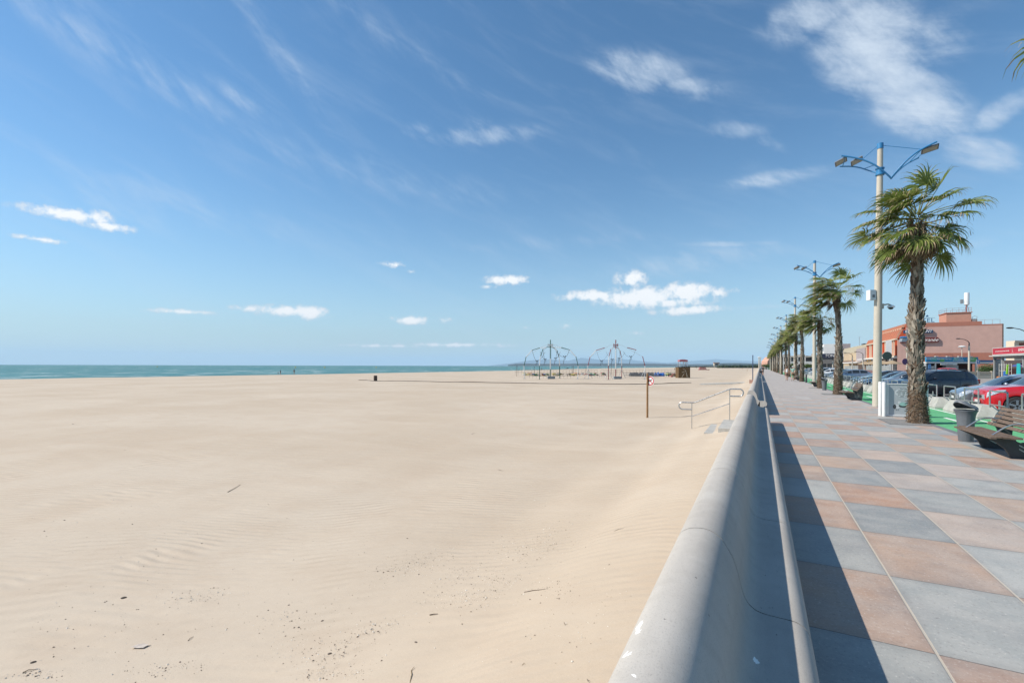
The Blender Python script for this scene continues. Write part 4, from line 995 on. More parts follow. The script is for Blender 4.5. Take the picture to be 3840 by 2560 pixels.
# motor scooter parked before the terraces
q = thing('motor_scooter', 'black and red motor scooter parked behind the dark green car', 'scooter', (11.2, 62.0, ZR), R(-30))
mb = MB()
for x in (-.62, .62): mb.lathe([(.16, -.05), (.24, -.06), (.27, 0), (.24, .06), (.16, .05)], (x, 0, .27), n=18, axis='Y')
mb.obj('wheel', TYRE, q)
mb = MB(); mb.tube([(-.62, 0, .27), (-.50, 0, .75), (-.42, 0, 1.02)], .035, 8); mb.tube([(-.42, -.32, 1.06), (-.40, 0, 1.02), (-.42, .32, 1.06)], .018, 8); mb.tube([(-.45, 0, .8), (-.25, 0, .35), (.2, 0, .33), (.62, 0, .30)], .05, 8); mb.obj('frame', BLK, q)
mb = MB(); mb.ball((.35, 0, .62), .3, 12, 8, sc=(1.25, .5, .62)); mb.ball((-.46, 0, .85), .2, 12, 8, sc=(.6, .8, 1.1)); mb.obj('fairing', mat("scooter_dark_red", (.12, .012, .014), .3, coat=1), q)
MB().ball((.32, 0, .82), .3, 12, 6, sc=(1.2, .42, .22)).obj('seat', BLK, q)

# ------------------------------------------------------------------ hotel
PINK = mat("pink_render", (0.54, 0.345, 0.290), 0.92, var=0.07, scale=0.8, bump=0.6, bscale=6, spec=0.1)
TERR = mat("terracotta_render", (0.40, 0.175, 0.125), 0.9, var=0.08, scale=0.8, bump=0.4, bscale=6, spec=0.1)
ORNG = mat("orange_cladding", (0.52, 0.095, 0.035), 0.75, var=0.12, scale=0.6, spec=0.25)
CREAM = mat("cream_render", (0.62, 0.53, 0.40), 0.85, var=0.06, scale=0.6)
WHTR = mat("white_render", (0.70, 0.69, 0.66), 0.85, var=0.05, scale=0.5)
YELW = mat("yellow_render", (0.62, 0.42, 0.15), 0.85, var=0.08, scale=0.5)
LILAC = mat("lilac_grey_render", (0.34, 0.29, 0.29), 0.9, var=0.07, scale=0.5)
WIN = mat("window_dark", (0.030, 0.038, 0.045), 0.12, var=0.3, scale=0.8, spec=0.7)
SIGNB = mat("sign_blue", (0.018, 0.055, 0.125), 0.5); SIGNR = mat("sign_dark_red", (0.13, 0.016, 0.014), 0.5); LET = mat("letter_white", (0.78, 0.76, 0.72), 0.5)
def part(name, boxes, m, parent, **k):
    mb = MB()
    for b_ in boxes: mb.bb(*b_)
    return mb.obj(name, m, parent, smooth=False, **k)
q = thing('hotel', 'pink hotel with terracotta ribbed front, stair tower and roof letters', 'building', (29, 142, 0))
part('wall', [(1.6, 18.2, 0.0, 36, 4.9, 11.0)], PINK, q)
part('base_wall', [(1.6, 18.2, 0.0, 36, 0, 4.897)], TERR, q)
part('parapet', [(1.597, 14.9, -0.02, 36.0, 11.0, 11.95), (14.9, 18.23, -0.02, 36.0, 11.0, 11.25)], TERR, q)
tw = part('stair_tower', [(9.0, 13.3, 0.6, 5.6, 11.95, 14.0)], mat("tower_render", (0.50, 0.27, 0.20), .9, var=.07, scale=.8, spec=.1), q)
part('tower_cap', [(8.85, 13.45, 0.45, 5.75, 14.003, 14.18)], TERR, tw)
mb = MB()
for a in range(5): 
    for yy in (.5, 5.7): mb.tube([(9.0 + a * 1.08, yy, 14.15), (9.0 + a * 1.08, yy, 15.15)], .025, 5)
for zz in (14.65, 15.15):
    for yy in (.5, 5.7): mb.tube([(8.95, yy, zz), (13.35, yy, zz)], .02, 5)
    for xx in (8.95, 13.35): mb.tube([(xx, .5, zz), (xx, 5.7, zz)], .02, 5)
mb.obj('railing', mat("rusty_rail", (.30, .16, .12), .7), tw)
mb = MB()
for a in range(4): mb.tube([(14.2 + a * 1.25, .3, 11.2), (14.2 + a * 1.25, .3, 12.25)], .025, 5)
mb.tube([(13.4, .3, 12.25), (18.0, .3, 12.25)], .02, 5); mb.obj('roof_railing', mat("rusty_rail", (.30, .16, .12), .7), q)
mb = MB(); mb.tube([(13.5, .8, 11.9), (13.5, .8, 13.0), (13.9, .8, 13.2), (14.3, .8, 13.1), (14.3, .8, 11.9)], .05, 6); mb.bb(13.5, 14.2, .6, 1.6, 11.95, 12.6); mb.obj('roof_plant', GALV, q)
part('gutter', [(18.2, 18.42, -.05, 36, 0, 11.25)], mat("dark_gutter", (.12, .085, .075), .8), q)
# ribbed sea front
part('facade', [(0.0, 1.597, 0.25, 36, 4.35, 8.15)], ORNG, q)
mb = MB(); mb.prism([(0.05, 8.45), (1.55, 11.55), (1.597, 11.55), (1.597, 8.45)], 0.3, 27.6); mb.obj('mansard_roof', ORNG, q, smooth=False)
mb = MB(); mb.prism([(0.05, 8.45), (0.7, 9.6), (1.597, 9.6), (1.597, 8.45)], 27.6, 36); mb.obj('mansard_roof', ORNG, q, smooth=False)
for k in range(17):
    y = 0.3 + 2.2 * k
    if y > 35.9: break
    MB().bb(-0.35, 0.0, y, y + .16, 4.2, 8.4).obj('facade_fin', CREAM if k % 3 else ORNG, q, smooth=False)
    top = 11.75 if y < 27.5 else 9.7; xt = 1.5 if y < 27.5 else .65
    MB().prism([(-0.32, 8.5), (0.05, 8.45), (xt, top - .25), (xt, top), (xt - .45, top)], y, y + .14).obj('roof_rib', mat("rib_paint", (.55, .27, .17), .8), q, smooth=False)
part('string_course', [(-.45, .02, .2, 36, 8.15, 8.44), (-.5, .02, .2, 36, 4.02, 4.34), (0.9, 1.5, .3, 27.6, 10.7, 11.0)], CREAM, q)
for k in range(8):
    for z in (5.0, ):
        MB().bb(-.02, .01, 1.0 + 4.4 * k, 2.1 + 4.4 * k, z, z + 2.6).obj('window', WIN, q, smooth=False)
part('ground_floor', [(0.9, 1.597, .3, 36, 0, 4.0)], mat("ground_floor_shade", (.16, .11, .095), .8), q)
for k in range(9): part('shop_window', [(.86, .897, .8 + 3.9 * k, 3.9 + 3.9 * k, .3, 2.9)], WIN, q)
for k in range(10): part('pillar', [(-1.0, -.75, .4 + 3.9 * k, .65 + 3.9 * k, 0, 3.75)], WHTR, q)
part('canopy', [(-2.4, .9, .2, 36.2, 3.75, 4.0)], WHTR, q)
part('end_wall', [(0.0, 1.597, -.02, 0.247, 0, 8.15)], PINK, q)
def sign(name, label, w, h_, m, body, size, loc, rot=0.0, shear=0.0, xs=1.0, d=.25, cat='sign', lm=None, depth=.03):
    s_ = thing(name, label, cat, loc, rot)
    part('board', [(-w / 2, w / 2, -d, 0, -h_ / 2, h_ / 2)], m, s_)
    text('lettering', body, size, lm or LET, s_, (0, -d - .012, 0), FACE_NY, depth, shear, xs)
    return s_
sign('restaurant_sign', 'dark blue RESTAURANT sign on the pink hotel wall, half behind the palm', 5.3, .80, SIGNB, 'RESTAURANT', .84, (29 + 3.7, 141.96, 9.95), 0, .25, .95, .42)
sign('name_sign', 'dark red hotel name board in script below the RESTAURANT sign', 6.9, 1.15, SIGNR, 'Le Méditerranée', 1.15, (29 + 3.9, 141.96, 7.95), 0, .45, .86, .42)
q2 = thing('roof_letters', 'blue HOTEL letters with a star standing on the hotel roof', 'sign', (29 + 4.6, 142.4, 11.95))
text('lettering', 'HOTEL', 1.35, mat("roof_letter_blue", (.03, .11, .22), .5), q2, (0, 0, .56), FACE_NY, .08, 0, 1.0, space=1.1)
mb = MB(); mb.tube([(-2.4, 0, 1.15), (2.4, 0, 1.15)], .03, 5); mb.tube([(-2.4, 0, .03), (2.4, 0, .03)], .03, 5); mb.tube([(.1, 0, 1.1), (.1, 0, 1.5)], .02, 5); mb.tube([(-.7, 0, 1.35), (.9, 0, 1.35)], .02, 5); mb.obj('frame', GREYM, q2)
mb = MB(); mb.prism([((.34 if k % 2 == 0 else .14) * math.sin(math.pi * k / 5) + .95, 1.62 + (.34 if k % 2 == 0 else .14) * math.cos(math.pi * k / 5)) for k in range(10)], -.04, .04); mb.obj('star', mat("roof_letter_blue", (.03, .11, .22), .5), q2, smooth=False)
q2 = thing('phone_mast', 'white phone antenna on a red mast above the hotel tower', 'antenna', (29 + 12.6, 142.9, 14.18))
mb = MB(); 
for a in (0, 2.1, 4.2): mb.tube([(.42 * math.cos(a), .42 * math.sin(a), 0), (.06 * math.cos(a), .06 * math.sin(a), 1.9)], .04, 6)
mb.tube([(0, 0, 0), (0, 0, 2.0)], .06, 8); mb.obj('mast', mat("mast_red", (.34, .07, .05), .6), q2)
MB().lathe([(.30, 1.55), (.46, 1.7), (.46, 4.3), (.42, 4.4)], n=20).obj('antenna_drum', WHT, q2)
MB().box((-.85, 0, 2.45), (.5, .35, .9)).obj('radio_unit', GALV, q2, smooth=False)
q2 = thing('white_sign_column', 'tall white sign panel at the corner of the hotel front', 'sign', (27.6, 141.6, 0)); part('panel', [(-.9, .2, -.15, .15, 3.9, 8.0)], WHTR, q2); part('post', [(-.2, .0, -.08, .08, 0, 3.9)], WHTR, q2)
q2 = thing('oval_sign', 'dark round hanging sign beside the white hotel panel', 'sign', (26.6, 139.8, 4.3)); MB().lathe([(.001, -.1), (.85, -.1), (.95, 0), (.85, .1), (.001, .1)], (0, 0, 0), n=26, axis='Y').obj('disc', mat("sign_green_black", (.02, .04, .035), .4), q2); MB().tube([(.9, 0, 0), (1.9, 0, 0)], .05, 6).obj('bracket', BLK, q2)

# ------------------------------------------------------------------ buildings beyond the hotel
q = thing('yellow_building', 'yellow and white fronted building just beyond the hotel', 'building', (29, 178.5, 0))
part('wall', [(0, 16, 0, 44, 0, 6.6)], YELW, q)
part('attic', [(-.25, 16, -.02, 44.1, 6.6, 8.6)], mat("beige_attic", (.46, .40, .29), .9, var=.05, scale=.5), q)
for k in range(11): part('pilaster', [(-.35, -.003, 16 + 2.6 * k, 16.5 + 2.6 * k, 0, 6.6)], CREAM, q)
for k in range(10): part('window', [(-.03, -.002, 16.9 + 2.6 * k, 18.2 + 2.6 * k, 3.6, 5.9)], mat("window_bay_pale", (.36, .31, .26), .4), q)
for k in range(10): part('balcony', [(-.6, -.37, 16.7 + 2.6 * k, 18.4 + 2.6 * k, 3.0, 3.9)], mat("brown_rail", (.25, .16, .12), .7), q)
part('side_block', [(-.45, -.003, .0, 14.8, 3.4, 7.6)], LILAC, q)
part('lower_wall', [(-.4, -.003, 0, 14.8, 0, 2.9)], mat("tan_wall", (.42, .27, .2), .9), q)
part('balcony_slab', [(-2.6, 0, -.5, 30, 2.9, 3.2)], WHTR, q)
part('roof_unit', [(1, 3, 6, 9, 8.6, 9.1), (1, 3, 11, 15, 8.6, 9.3), (1.3, 2.6, 18, 19.4, 8.6, 9.0)], TRIM, q)
mb = MB(); mb.tube([(1.5, 22, 8.6), (1.5, 22, 12.0)], .05, 5); mb.tube([(1.5, 20, 12.0), (1.5, 24, 12.0)], .03, 4); mb.tube([(1.5, 21, 11.5), (1.5, 23.4, 11.5)], .03, 4); mb.obj('aerial', GALV, q)
q = thing('white_building', 'white building with small square windows above the dark shop fascia', 'building', (24.8, 246, 0))
part('wall', [(0, 9.5, 0, 12, 0, 11.6)], WHTR, q)
for k in range(4): part('window', [(-.02, -.001, 1 + 2.8 * k, 2.9 + 2.8 * k, 8.6, 10.4)], WIN, q)
part('side_wall', [(4.0, 9.52, -.03, -.002, 0, 11.6)], LILAC, q)
q = thing('estate_agency', 'low shop building with a dark blue fascia and white letters', 'building', (22.5, 238, 0))
part('wall', [(0, 12, 0, 7, 0, 5.4)], mat("shade_wall", (.15, .145, .14), .85), q)
part('fascia', [(-.3, 12.2, -.35, -.01, 5.4, 7.2)], mat("fascia_navy", (.020, .028, .060), .5), q)
text('lettering', 'FONCIA LIM', 1.65, LET, q, (6.2, -.37, 6.3), FACE_NY, .02, 0, .92)
for k in range(5): part('shop_window', [(.4 + 2.3 * k, 2.3 + 2.3 * k, -.03, -.002, .3, 3.0)], WIN, q)
q = thing('apartment_block', 'long low grey apartment block with balconies behind the palms', 'building', (6.8, 258, 0))
GRW = mat("block_grey", (.36, .345, .32), .9, var=.08, scale=.4)
part('wall', [(0, 17.5, 0, 14, 0, 6.2)], GRW, q)
part('roof_slab', [(-.8, 18.3, -1.5, 14, 6.2, 6.75)], mat("roof_slab_pale", (.47, .45, .41), .9), q)
part('roof_box', [(3, 5, 2, 6, 6.75, 7.6), (9, 12, 2, 5, 6.75, 7.4), (14.6, 16.2, 2, 5, 6.75, 7.7)], GRW, q)
for k in range(6):
    part('window', [(.5 + 2.9 * k, 2.9 + 2.9 * k, -.03, -.002, 3.6, 5.9)], WIN, q); part('shop_window', [(.5 + 2.9 * k, 2.9 + 2.9 * k, -.03, -.002, .2, 2.7)], WIN, q)
    part('balcony', [(.3 + 2.9 * k, 3.0 + 2.9 * k, -1.4, -1.3, 3.15, 4.1)], mat("balcony_glass", (.42, .45, .45), .3), q)
part('balcony_slab', [(0, 17.5, -1.4, -.003, 2.9, 3.1)], WHTR, q)
for k in range(7): part('column', [(2.9 * k, .25 + 2.9 * k, -1.42, -1.15, 0, 6.2)], WHTR, q)
for (u0, u1, vt, d_, nm, lab, m_) in ((2878, 2893, 1343, 330, 'salmon_house', 'salmon gabled house at the far end of the palms', TERR),):
    a, b_ = AD(u0, vt, d_), AD(u1, vt, d_); q = thing(nm, lab, 'building', (a.x, a.y, 0), TH)
    L_ = (b_ - a).length * 2.2; H_ = a.z - .5
    mb = MB(); mb.prism([(0, 0), (L_, 0), (L_, H_ + 1.5), (L_ * .45, H_ + 1.5), (0, H_ - 1.6)], 0, 8); mb.obj('wall', mat("salmon_wall", (.52, .30, .22), .9), q, smooth=False)
    for k in range(3): part('window', [(L_ * (.2 + .25 * k), L_ * (.2 + .25 * k) + .8, -.03, -.001, 2.6, 3.8)], WIN, q)
a, b_ = AD(2866, 1375, 290), AD(2893, 1375, 290)
q = thing('garden_wall', 'beige wall closing the far end of the promenade', 'wall', (a.x, a.y, 0), TH); part('panel', [(0, 9, 0, .3, 0, 1.8)], CREAM, q); part('gate_post', [(1.8, 2.2, -.05, .35, 0, 2.6), ], WHTR, q)

# ------------------------------------------------------------------ kiosks
KG = mat("kiosk_grey_frame", (.33, .345, .34), .55, var=.08); KW = mat("kiosk_white_frame", (.62, .62, .58), .5, var=.06); FRED = mat("fascia_red", (.46, .025, .045), .45, var=.05)
XK = 21.1
q = thing('beach_shop', 'beach bazaar kiosk with a long red fascia at the right edge', 'kiosk', (XK, 65.3, 0))
part('fascia', [(-.10, 0.0, -14, 0, 2.93, 3.55)], FRED, q)
part('fascia_border', [(-.115, .0, -14, 0.03, 3.552, 3.60), (-.115, .0, -14, .03, 2.88, 2.927), (-.115, -.0, .003, .035, 2.93, 3.55)], KW, q)
text('lettering', 'SENDRA BAZAR', .36, LET, q, (-.108, -6.6, 3.24), FACE_NX, .004, 0, .95)
text('small_lettering', 'CERFS-VOLANTS  ARTICLES DE PLAGE  SOUVENIRS', .13, LET, q, (-.108, -2.1, 3.22), FACE_NX, .003, 0, 1.0)
mb = MB()
for dy in (-.16, .16): mb.tube([(-.112, -4.25 + dy * .9, 3.12 - .1), (-.112, -4.25 - dy * .2, 3.3)], .006, 4); mb.lathe([(.001, -.113), (.03, -.113)], (0, -4.25 + dy * .7, 3.42), n=10, axis='X', closed=False)
mb.obj('emblem', LET, q)
part('beam', [(-.05, 3.4, -14, 0.05, 2.62, 2.80), (-.05, 3.4, -.05, .05, 2.55, 2.62)], KG, q)
part('gutter', [(-.35, -.05, -14, .12, 2.74, 2.82)], KW, q)
part('roof', [(-.05, 3.5, -14, .05, 2.83, 2.875)], KG, q)
for y in (-.02, -1.75, -6.0, -10.2, -13.9): part('pillar', [(-.05, .15, y - .12, y + .02, 0, 2.62)], KG, q)
part('glass_panel', [(.02, .06, -1.60, -.15, .15, 2.5)], GLASS, q)
part('back_wall', [(3.3, 3.4, -14, .05, 0, 2.62)], mat("back_wall_brown", (.14, .075, .055), .9), q)
part('floor', [(0, 3.4, -14, 0, 0.0, .04)], CONC, q)
STK = [mat("toy_" + n_, c_, .5) for n_, c_ in (('blue', (.02, .12, .42)), ('lime', (.25, .60, .03)), ('teal', (.02, .42, .42)), ('pink', (.55, .06, .22)), ('orange', (.60, .20, .03)))]
q = thing('display_rack', 'white wire display rack under the red fascia kiosk roof', 'rack', (XK - .4, 61.9, 0))
mb = MB()
for a in (0, .5, 1.0):
    for zz in (.1, .7, 1.3, 1.9): mb.tube([(0, -.1 + a * 1.1, zz), (.5, -.1 + a * 1.1, zz)], .015, 4)
    for xx in (0, .5): mb.tube([(xx, -.1 + a * 1.1, .0), (xx, -.1 + a * 1.1, 2.0)], .018, 4)
for zz in (.1, .7, 1.3, 1.9): mb.tube([(0, -.1, zz), (0, 1.0, zz)], .012, 4); mb.tube([(.5, -.1, zz), (.5, 1.0, zz)], .012, 4)
mb.obj('wire_frame', KW, q)
goods = [('beach_bag', 'bright blue beach bag hanging on the white rack', 'bag', 0, (-.45, 61.4, 1.0), (.2, .5, .55)), ('air_mattress', 'lime green inflatable leaning beside the rack', 'inflatable', 1, (-.5, 60.9, 1.45), (.12, .16, .9)),
         ('beach_towel', 'teal beach towel hanging at the right edge of the kiosk', 'towel', 2, (-.4, 59.0, 1.5), (.06, .7, 1.0)), ('toy_bucket', 'pink bucket standing on the kiosk floor', 'bucket', 3, (-.4, 60.2, .35), (.3, .3, .35)), ('toy_spade_box', 'orange box of toys on the kiosk floor', 'box', 4, (-.35, 62.9, .5), (.4, .5, .5))]
for nm, lab, cat, mi, (dx, y, z), sz in goods:
    mb = MB(); mb.box((0, 0, 0), sz, taper=.8 if nm != 'toy_bucket' else 1.3, M=Matrix.Rotation(R(12) if nm == 'air_mattress' else 0, 3, 'X')); o = mb.obj(nm, STK[mi], smooth=False, loc=(XK + dx, y, z)); tag(o, lab, cat)
q = thing('parasol', 'pink and blue parasol standing under the red fascia kiosk', 'parasol', (XK + 1.3, 61.6, 0))
MB().tube([(0, 0, 0), (0, 0, 2.35)], .02, 6).obj('pole', KW, q)
mb = MB(); n_ = 10
for k in range(n_):
    a, b_ = 2 * math.pi * k / n_, 2 * math.pi * (k + 1) / n_
    mb.add([(0, 0, 2.25), (1.2 * math.cos(a), 1.2 * math.sin(a), 1.85), (1.2 * math.cos(b_), 1.2 * math.sin(b_), 1.85)], [(0, 1, 2)], k % 2)
    mb.add([(1.2 * math.cos(a), 1.2 * math.sin(a), 1.85), (1.2 * math.cos(b_), 1.2 * math.sin(b_), 1.85), (1.2 * math.cos(b_), 1.2 * math.sin(b_), 1.72), (1.2 * math.cos(a), 1.2 * math.sin(a), 1.72)], [(0, 1, 2, 3)], 1)
mb.obj('canopy', [mat("parasol_pink", (.55, .22, .22), .8), mat("parasol_blue", (.07, .10, .32), .8)], q, smooth=False, fix=False)

KB = mat("kiosk_blue", (.015, .22, .40), .5, var=.25, scale=.7)
a0 = AD(3469, 1356, 86)
q = thing('snack_kiosk', 'snack kiosk with a blue ice cream fascia and toilets sign', 'kiosk', (a0.x, a0.y, 0), TH)
part('fascia', [(0, 9.5, -.25, 0, 2.60, 3.50)], KB, q)
mbw = MB()
for (c_, rr, mi) in (((1.4, 3.05), .42, 0), ((5.4, 3.1), .35, 0), ((8.6, 3.05), .45, 1), ((2.9, 2.9), .3, 1)):
    vs = [(c_[0], -.253, c_[1])] + [(c_[0] + rr * 1.6 * math.cos(k / 16 * 2 * math.pi), -.253, max(2.62, min(3.48, c_[1] + rr * math.sin(k / 16 * 2 * math.pi)))) for k in range(17)]
    mbw.add(vs, [(0, k, k + 1) for k in range(1, 17)], mi)
mbw.obj('fascia_print', [mat("print_teal", (.03, .33, .33), .5), mat("print_green", (.10, .36, .10), .5)], q, smooth=False, fix=False)
text('lettering', "GLACES A\nL'ITALIENNE", .36, LET, q, (5.85, -.262, 3.06), FACE_NY, .003)
text('lettering', "SANDWICHS", .42, LET, q, (1.2, -.262, 3.15), FACE_NY, .003); text('lettering', "PANINI FRITES", .40, LET, q, (3.3, -.262, 3.12), FACE_NY, .003); text('lettering', "CRÊPES", .42, LET, q, (8.1, -.262, 3.12), FACE_NY, .003)
part('roof_edge', [(.1, 12.2, -.2, 4.0, 2.34, 2.59)], KW, q)
part('awning', [(9.55, 12.6, -.22, 1.5, 2.62, 2.95)], mat("awning_blue", (.03, .12, .26), .6), q)
part('back_wall', [(.4, 11.8, 3.2, 3.4, 0, 2.33)], mat("kiosk_back_maroon", (.075, .030, .028), .9, var=.4, scale=2), q)
part('side_wall', [(.15, .40, 0, 3.4, 0, 2.33)], KG, q)
part('ceiling', [(.4, 11.8, 0, 3.19, 2.25, 2.337)], TRIM, q)
part('pillar', [(1.75, 1.95, -.1, .1, 0, 2.33)], KW, q); part('pillar', [(9.2, 9.4, -.1, .1, 0, 2.33)], KW, q)
part('counter', [(4.0, 6.3, .2, .9, 0, 1.95)], KG, q)
for k in range(4): part('roof_spotlight', [(1.5 + 2.1 * k, 2.0 + 2.1 * k, -.5, -.2, 3.52, 3.64)], KW, q)
mb = MB(); mb.tube([(1.7, -.1, 3.5), (1.7, -.1, 3.95), (5.0, -.1, 3.95), (5.0, -.1, 3.5)], .03, 5); mb.obj('sign_frame', TRIM, q)
tq = part('toilets_sign', [(2.6, 5.6, -.32, -.22, 2.02, 2.33)], KW, q); text('lettering', 'Toilettes', .30, INK, tq, (4.1, -.325, 2.18), FACE_NY, .003, 0, 1.35)
part('menu_board', [(.45, .95, -.15, -.1, .3, 2.2)], mat("menu_blue", (.12, .30, .55), .5), q)
mb = MB()
for k in range(9): mb.bb(1.0 + .07 * k, 1.03 + .07 * k, -.15, -.12, .4, 1.75)
mb.bb(.97, 1.62, -.16, -.11, 1.75, 1.82); mb.bb(.97, 1.62, -.16, -.11, .35, .42); mb.obj('shutter_gate', KW, q, smooth=False)

# hedge and balustrade right of the snack kiosk
def leaf_blob(name, parent, blobs, n, size, m, seed):
    rnd = random.Random(seed); mb = MB()
    for i in range(n):
        c, rr = blobs[rnd.randrange(len(blobs))]
        d = Vector((rnd.gauss(0, 1), rnd.gauss(0, 1), rnd.gauss(0, 1))).normalized() * (rnd.random() ** .35)
        p = Vector(c) + Vector((d.x * rr[0], d.y * rr[1], d.z * rr[2])); 
        if p.z < .02: continue
        u = Vector((rnd.uniform(-1, 1), rnd.uniform(-1, 1), rnd.uniform(-1, 1))).normalized(); w = u.cross(d if d.length > .1 else Vector((0, 0, 1))).normalized(); s_ = size * rnd.uniform(.6, 1.3)
        mb.add([p - u * s_, p + w * s_ * .5, p + u * s_, p - w * s_ * .5], [(0, 1, 2, 3)], 0 if rnd.random() < .7 else 1)
    return mb.obj(name, m, parent, smooth=False, fix=False)
BG1 = leafmat("bush_green", (0.045, 0.085, 0.022), (0.080, 0.130, 0.035)); BG2 = leafmat("bush_light", (0.10, 0.16, 0.04), (0.13, 0.19, 0.06))
DG1 = leafmat("pine_green", (0.022, 0.042, 0.018), (0.038, 0.06, 0.024))
a = AD(3697, 1400, 74)
q = thing('bush', 'rounded green bush behind the beige balustrade, right of the snack kiosk', 'bush', (a.x, a.y, 0), TH)
MB().tube([(0, 0, 0), (0, 0, 1.0), (.2, 0, 1.8)], [.09, .07, .03], 6).obj('trunk', T2, q)
leaf_blob('crown', q, [((-.6, 0, 1.25), (.9, .8, .65)), ((.4, .1, 1.5), (.9, .8, .7)), ((0, 0, 1.0), (1.4, .8, .6)), ((1.0, 0, 1.1), (.7, .7, .6))], 2600, .085, [BG1, BG2], 5)
a, b_ = AD(3672, 1410, 68), AD(3727, 1410, 66)
q = thing('balustrade', 'beige concrete balustrade below the rounded bush', 'fence', (a.x, a.y, 0), TH)
part('plinth', [(-1.5, 3.6, 0, .2, 0, .45)], CREAM, q); part('rail', [(-1.5, 3.6, 0, .2, .92, 1.02)], CREAM, q)
mb = MB()
for k in range(42): mb.bb(-1.5 + .12 * k, -1.44 + .12 * k, .06, .14, .45, .92)
mb.obj('balusters', CREAM, q, smooth=False)
for x in (-.2, 1.8): part('post', [(x, x + .25, -.03, .23, 0, 1.08)], CREAM, q)
# one-way sign and road lamps
a = AD(3666.5, 1400, 62)
q = thing('one_way_sign', 'small blue sign with a white arrow on a slim pole by the snack kiosk', 'road sign', (a.x, a.y, 0), TH)
MB().tube([(0, 0, 0), (0, 0, 2.5)], .03, 8).obj('pole', GALV, q)
pl = part('plate', [(-.24, .24, -.05, -.03, 2.05, 2.65)], WHT, q); part('blue_field', [(-.21, .21, -.056, -.051, 2.08, 2.62)], mat("sign_plain_blue", (.03, .12, .38), .4), pl)
mb = MB(); mb.prism([(-.04, 2.14), (.04, 2.14), (.04, 2.4), (.11, 2.4), (0, 2.56), (-.11, 2.4), (-.04, 2.4)], -.060, -.057); mb.obj('arrow', LET, pl, smooth=False, fix=False)
def road_lamp(loc, h_, arm, label, cream_h=None):
    q = thing('road_lamp', label, 'street lamp', loc, TH, 'road lamps with curved dark arms')
    MB().lathe([(.14, 0), (.13, h_ * .5), (.11, h_ - .9)], n=14).obj('pole', POLE, q)
    pts = [(0, 0, h_ - 1.0), (0, 0, h_ - .35), (-arm * .12, 0, h_ - .1), (-arm * .35, 0, h_ + .10), (-arm * .65, 0, h_ + .22)]
    MB().tube(pts, [.10, .06, .05, .045, .04], 8).obj('arm', BLK, q)
    MB().ball((-arm * .82, 0, h_ + .23), arm * .19, 12, 6, sc=(1, .45, .22)).obj('lamp_head', BLK, q)
    return q
a = AD(3634, 1400, 71.5); road_lamp((a.x, a.y, 0), 5.75, 2.0, 'road lamp with curved dark arm before the pink hotel wall')
a = AD(3849, 1400, 53.5); road_lamp((a.x, a.y, 0), 5.9, 2.3, 'road lamp arm reaching in from the right edge above the red fascia')
a = AD(3607, 1400, 100)
q = thing('globe_lamp', 'pale lamp with a flat white head before the pink hotel wall', 'street lamp', (a.x, a.y, 0)); MB().lathe([(.09, 0), (.07, 5.9)], n=10).obj('pole', POLE, q); MB().ball((0, 0, 6.0), .62, 14, 6, sc=(1, 1, .35)).obj('lamp_head', WHT, q)
a = AD(3401, 1400, 62)
q = thing('globe_lamp', 'cream lamp pole with a blue capped head left of the nearest palm trunk', 'street lamp', (a.x, a.y, 0), TH); MB().lathe([(.10, 0), (.085, 4.9)], n=12).obj('pole', POLE, q); MB().box((-.42, 0, 5.25), (.95, .5, .55), taper=.7).obj('lamp_head', GALV, q, smooth=False); MB().ball((-.42, 0, 5.55), .5, 14, 6, sc=(1.1, .6, .3)).obj('lamp_cap', BLUE, q)
MB().lathe([(.001, -.1), (.42, -.1), (.42, -.07), (.001, -.07)], (-.28, 0, 2.35), n=20, axis='Y').obj('round_plate', mat("round_plate_violet", (.10, .03, .13), .4), q)
for i, (u, vt, d_) in enumerate([(3123, 1338, 112), (3047, 1337, 150), (3196, 1326, 118), (3236, 1322, 118)]):
    a = AD(u, 1400, d_); q = road_lamp((a.x, a.y, 0), AD(u, vt, d_).z, 2.2, ['pale lamp post before the dark blue fascia', 'pale lamp post before the grey apartment block', 'dark arched lamp before the yellow columns', 'dark arched lamp before the lilac wall'][i])
a = AD(3131, 1400, 46)
q = thing('signpost', 'bare slim grey signpost left of the second palm trunk', 'post', (a.x, a.y, 0)); MB().tube([(0, 0, 0), (0, 0, 2.15)], .03, 8).obj('pole', GALV, q)

# terraces in front of the restaurants
for i, (x, y0, y1, mm, lab) in enumerate([(22.5, 128, 139, SIGNR, 'dark red slatted terrace screen before the hotel'), (22.5, 150, 172, SIGNR, 'reddish slatted terrace screen before the yellow building'), (21.8, 112, 122, GALV, 'grey terrace screen near the snack kiosk')]):
    q = thing('terrace_screen', lab, 'screen', (x, y0, 0), 0, 'terrace screens along the far pavement')
    part('panel', [(0, .05, 0, y1 - y0, 0, .9)], mm, q); part('glass', [(.01, .03, 0, y1 - y0, .9, 1.9)], mat("screen_glass", (.25, .27, .27), .15, var=.2, scale=.5), q)
    mb = MB(); n_ = int((y1 - y0) / 1.1)
    for k in range(n_ + 1): mb.bb(-.03, .06, k * (y1 - y0) / n_ - .04, k * (y1 - y0) / n_ + .04, 0, 1.95)
    mb.obj('uprights', KW, q, smooth=False)
for i, (x, y, lab) in enumerate([(25.2, 136, 'straw parasol before the hotel corner'), (25.4, 129, 'second straw parasol nearer the snack kiosk'), (24.8, 146, 'straw parasol under the hotel canopy'), (25, 155, 'small straw parasol left of the hotel')]):
    q = thing('straw_parasol', lab, 'parasol', (x, y, 0), 0, 'straw parasols on the terraces'); MB().tube([(0, 0, 0), (0, 0, 3.0)], .05, 6).obj('pole', T3, q)
    MB().lathe([(1.9, 2.3), (1.85, 2.36), (.9, 2.75), (.1, 3.1)], n=14).obj('canopy', mat("straw", (.33, .25, .16), .95, var=.3, scale=5), q, angle=60)
rnd = random.Random(4)
